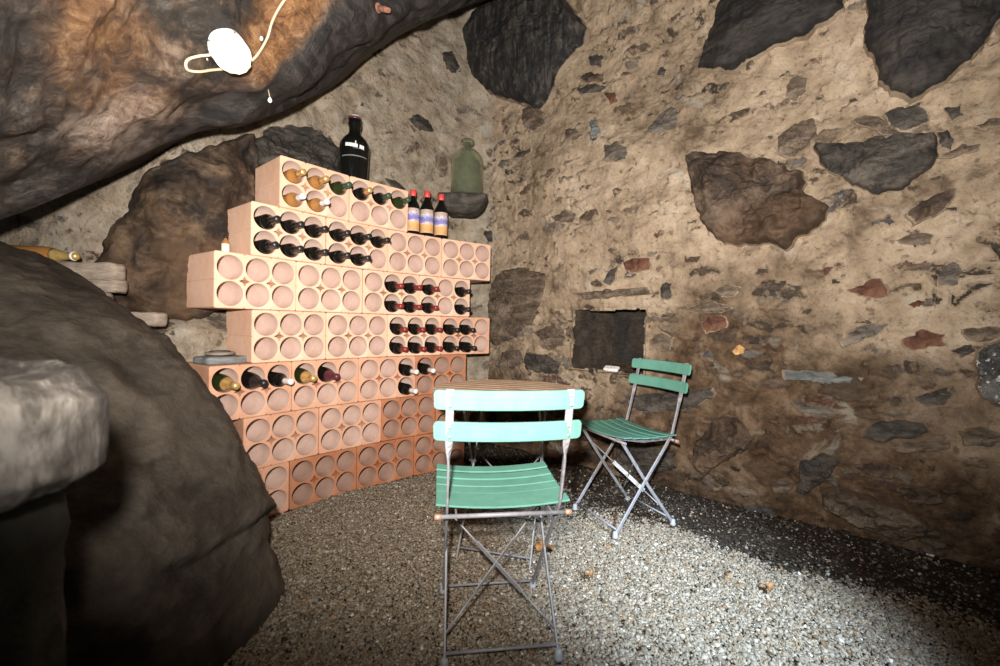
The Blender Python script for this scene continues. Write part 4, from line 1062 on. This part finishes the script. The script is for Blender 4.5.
# ------------------------------------------------------------------ bistro table
def table():
    root = empty('bistro_table', (.045, 2.04, .004), -.25); Rr = .355
    tp = MB(); n = 11; w = 2 * Rr / n
    for i in range(n):
        y0 = -Rr + i * w + .003; y1 = -Rr + (i + 1) * w - .003; ym = [y0 + (y1 - y0) * k / 4 for k in range(5)]
        vs = []; 
        for zt_ in (.700, .722):
            for y in ym: h = math.sqrt(max(Rr ** 2 - y * y, .0004)); vs += [(-h, y, zt_), (h, y, zt_)]
        fs = []
        for k in range(4):
            a = 2 * k; fs += [(a, a + 2, a + 3, a + 1), (10 + a, 11 + a, 13 + a, 12 + a), (a, 10 + a, 12 + a, a + 2), (a + 1, a + 3, 13 + a, 11 + a)]
        fs += [(0, 1, 11, 10), (8, 18, 19, 9)]
        tp.add(vs, fs, False)
    top = tp.build('table_top', M['wood'], root)
    rim = MB(); rim.strip([((Rr - .006) * math.cos(2 * PI * k / 64), (Rr - .006) * math.sin(2 * PI * k / 64), .698) for k in range(65)], (0, 0, 1), .018, .004)
    for x in (-.16, .16): rim.strip([(x, -.31, .694), (x, .31, .694)], (1, 0, 0), .02, .005)
    rim.build('rim_hoop', M['steel'], top)
    for s in (-1, 1):
        x = .172 * s
        MB().strip([(x, -.16, .69), (x, .0, .37), (x, .225, .012)], (0, 1, .5), .017, .006).build('leg', M['lit_steel'], root)
        MB().strip([(x * .93, .16, .69), (x * .93, .0, .37), (x * .93, -.225, .012)], (0, 1, -.5), .017, .006).build('leg', M['lit_steel'], root)
        MB().tube([(x * .88, 0, .37), (x * 1.08, 0, .37)], .006).build('pivot_bolt', M['steel'], root)
        MB().tube([(x * .93, .02, .42), (0.012 * s, .1, .23)], .0035).build('brace', M['steel'], root)
    MB().tube([(-.172, .205, .05), (.172, .205, .05)], .0045).build('stretcher', M['steel'], root)
    MB().tube([(-.16, -.205, .05), (.16, -.205, .05)], .0045).build('stretcher', M['steel'], root)
    MB().tube([(-.16, .1, .23), (.16, .1, .23)], .0045).build('stretcher', M['steel'], root)
    tag(root, 'round slatted wooden bistro table on folding metal legs', 'table')
table()

# ------------------------------------------------------------------ lamp, cable and hangings on the overhang
def lamp():
    p, n = slab_hit(226, 46)
    ax = (n * .6 + Vector((.42, -.62, -.42))).normalized()
    base = Vector(p) + ax * .0; q = ax.to_track_quat('Z', 'Y'); Rm = q.to_matrix()
    root = empty('bulkhead_lamp', base); root.rotation_euler = q.to_euler(); k = p.y / F; r = 17.5 * k
    MB().lathe([(0, -.03), (r * .9, -.03), (r * .98, .0), (r * .98, .028), (r * .86, .034), (0, .034)], 36).build('housing', M['lampwhite'], root)
    # octagonal-ish glass globe
    MB().lathe([(r * .82, .03), (r * .86, .045), (r * .84, .085), (r * .70, .115), (r * .42, .135), (0, .142)], 12).build('glass_globe', M['globe'], root)
    g = MB()
    for a in (0, PI / 2):
        d = Vector((math.cos(a), math.sin(a), 0)); pts = [d * (r * .97 * math.cos(t)) + Vector((0, 0, .03 + .122 * math.sin(t))) for t in np.linspace(0, PI, 17)]
        g.tube(pts, .0032, 8)
    g.tube([(r * .92 * math.cos(t), r * .92 * math.sin(t), .07) for t in np.linspace(0, 2 * PI, 33)[:-1]], .0032, 8, closed=True)
    g.build('wire_guard', M['lampwhite'], root)
    side = Rm.inverted() @ Vector((-1, 0, .1)); side.z = 0; side.normalize()
    up = Rm.inverted() @ Vector((0, 0, 1)); up.z = 0; up.normalize()
    c = side * (r * 1.0) + up * (-.02)
    MB().tube([c + Vector((0, 0, .01)), c + side * .045 + Vector((0, 0, .01))], .011, 12).build('cable_gland', M['lampwhite'], root)
    c2 = side * (r * .98) + up * .03
    MB().tube([c2 + Vector((0, 0, .012)), c2 + side * .035 + Vector((0, 0, .012))], .008, 10).build('hinge_lug', M['lampwhite'], root)
    tag(root, 'lit white bulkhead lamp fixed to the overhanging boulder', 'lamp')
    return Vector(root.location), ax, r
LP, LAX, LR = lamp()
def cable():
    pts = []
    for (x, y) in ((207, 53), (196, 55.5), (187, 59), (184.5, 64), (187, 69), (196, 70.5), (208, 68.5), (224, 67), (238, 65), (249, 60), (257, 51), (265, 36), (270, 20), (276, 9), (284, -2), (292, -14)):
        p, n = slab_hit(x, y); pts.append(Vector(p) + n * .012)
    o = MB().tube(bez(pts, 6), .0045, 10).build('power_cable', M['cable'], center=True)
    tag(o, 'cream electric cable looping from the lamp up the overhanging boulder', 'cable')
    p, n = slab_hit(261, 37.5)
    mb = MB(); mb.box(Vector(p) + n * .008 + Vector((-.008, 0, 0)), (.012, .012, .014), bev=.003)
    mb.build('cable_clip', M['lampwhite'], o, loc=None)
    bpy.data.objects['cable_clip'].location = -Vector(o.location)
cable()
p, n = slab_hit(267, 90)
r0 = empty('pull_knob', p)
MB().tube([Vector((0, 0, .012)) + n * .004, Vector((0, 0, -.018)) + n * .016], .0016, 6).build('thread', M['cable'], r0)
MB().lathe([(0, 0), (.006, .003), (.009, .010), (.006, .018), (.003, .024), (0, .024)], 16, tuple(n * .016 + Vector((0, 0, -.040)))).build('knob', M['whitepaper'], r0)
tag(r0, 'tiny white knob hanging from a thread under the overhang', 'knob')
p, n = slab_hit(378, 8)
r1 = empty('iron_peg', p)
d = (Vector((.55, -.35, -.45)) + n * .5).normalized()
MB().tube([-d * .03, d * .05, d * .075], [.014, .013, .010], 8).build('shank', M['iron'], r1)
MB().lathe([(0, 0), (.02, .002), (.022, .012), (.016, .02), (0, .022)], 10, tuple(-d * .012), d.to_track_quat('Z', 'Y').to_matrix()).build('head', M['iron'], r1)
tag(r1, 'rusty iron peg driven into the charcoal face of the overhang', 'peg')

# ------------------------------------------------------------------ little things
def card():
    s, z = WR.hit(611, 376); d, _ = WR.fun(np.array([s]), np.array([z - .02])); zz = NICHE[2]
    p = WR.pt(np.array([s]), np.array([zz]), d - .03)[0]; t = math.atan2(RW1[1] - RW0[1], RW1[0] - RW0[0])
    o = empty('folded_card', (p[0], p[1], zz + .004), t)
    mb = MB(); mb.strip([(-.052, 0, .004), (-.03, 0, .034)], (0, 1, 0), .05, .0015)
    MB().box((0, -.01, .012), (.10, .045, .018), Matrix.Rotation(.45, 3, 'X'), .003).build('card', M['whitepaper'], o)
    sp = MB()
    for k in (-.022, .004, .026): sp.box((k, -.0262 + .002, .0215), (.012, .003, .0012), Matrix.Rotation(.45, 3, 'X'))
    sp.build('faint_marks', M['slate'], o)
    tag(o, 'small white card lying on the sill of the wall niche', 'card')
card()
def leaf(px, py, size, rz, label):
    p = on_floor(px, py); o = empty('dry_leaf', (p[0], p[1], .03), rz); vs = []; fs = []; n = 12
    for i in range(n + 1):
        u = i / n; w = size * .36 * math.sin(PI * u ** .8) ** .8 + .0004; z = .012 * math.sin(u * 5)
        for s in (-1, -.5, 0, .5, 1): vs.append((size * (u - .5), w * s, z + .3 * w * abs(s) + .01 * math.sin(u * 9 + s * 2)))
    for i in range(n):
        for k in range(4): a = i * 5 + k; fs.append((a, a + 1, a + 6, a + 5))
    ob = mk('blade', vs, fs, M['leaf'], o); md = ob.modifiers.new('t', 'SOLIDIFY'); md.thickness = .001
    MB().tube([(-size * .5, 0, 0), (-size * .72, .01, .004)], .0015, 6).build('stalk', M['leaf'], o)
    tag(o, label, 'leaf')
leaf(545, 554, .10, .5, 'curled orange-brown dry leaf on the gravel under the table')
leaf(768, 594, .05, 1.1, 'small dry leaf at the edge of the gravel near the wall')
leaf(588, 582, .045, 2.0, 'small brown dry leaf on the gravel right of the front chair')

# ------------------------------------------------------------------ camera
cd = bpy.data.cameras.new('camera'); cam = bpy.data.objects.new('camera', cd); COL.objects.link(cam); SC.camera = cam
cd.sensor_width = 36; cd.lens = F / 1000 * 36; cd.clip_start = .02; cd.sensor_fit = 'HORIZONTAL'
fw = Vector((0, math.cos(PIT), math.sin(PIT))); up0 = Vector((0, -math.sin(PIT), math.cos(PIT))); r0_ = Vector((1, 0, 0))
c, s = math.cos(ROL), math.sin(ROL)
right = r0_ * c + up0 * s; upv = up0 * c - r0_ * s
cam.matrix_world = Matrix(((right.x, upv.x, -fw.x, 0), (right.y, upv.y, -fw.y, 0), (right.z, upv.z, -fw.z, H), (0, 0, 0, 1)))
cd.dof.use_dof = True; cd.dof.focus_distance = 2.3; cd.dof.aperture_fstop = 2.8

# ------------------------------------------------------------------ light
def spot(name, loc, aim, power, size, blend, col, radius):
    l = bpy.data.lights.new(name, 'SPOT'); l.energy = power; l.spot_size = math.radians(size); l.spot_blend = blend; l.color = col; l.shadow_soft_size = radius
    o = bpy.data.objects.new(name, l); COL.objects.link(o); o.location = loc
    o.rotation_euler = (Vector(aim) - Vector(loc)).to_track_quat('-Z', 'Y').to_euler(); return o
spot('camera_flash', (-.055, -.02, H + .15), (.05, 2.6, 2.35), 620, 142, .85, (1., .965, .92), .03)
spot('unseen_floor_light', (1.15, -.5, 2.5), (.78, 1.75, 0), 1900, 26, 1., (.62, .80, 1.), .12)  # unseen source behind right, added to brighten the gravel patch
pl = bpy.data.lights.new('lamp_bulb', 'POINT'); pl.energy = 1.6; pl.color = (1., .72, .42); pl.shadow_soft_size = .05
po = bpy.data.objects.new('lamp_bulb', pl); COL.objects.link(po); po.location = LP + LAX * .19
w = bpy.data.worlds.new('world'); SC.world = w; w.use_nodes = True
w.node_tree.nodes['Background'].inputs[0].default_value = (1., .93, .85, 1); w.node_tree.nodes['Background'].inputs[1].default_value = .035
vs_ = SC.view_settings; vs_.view_transform = 'Standard'; vs_.look = 'None'; vs_.exposure = 0.; vs_.gamma = 1.; vs_.use_curve_mapping = False
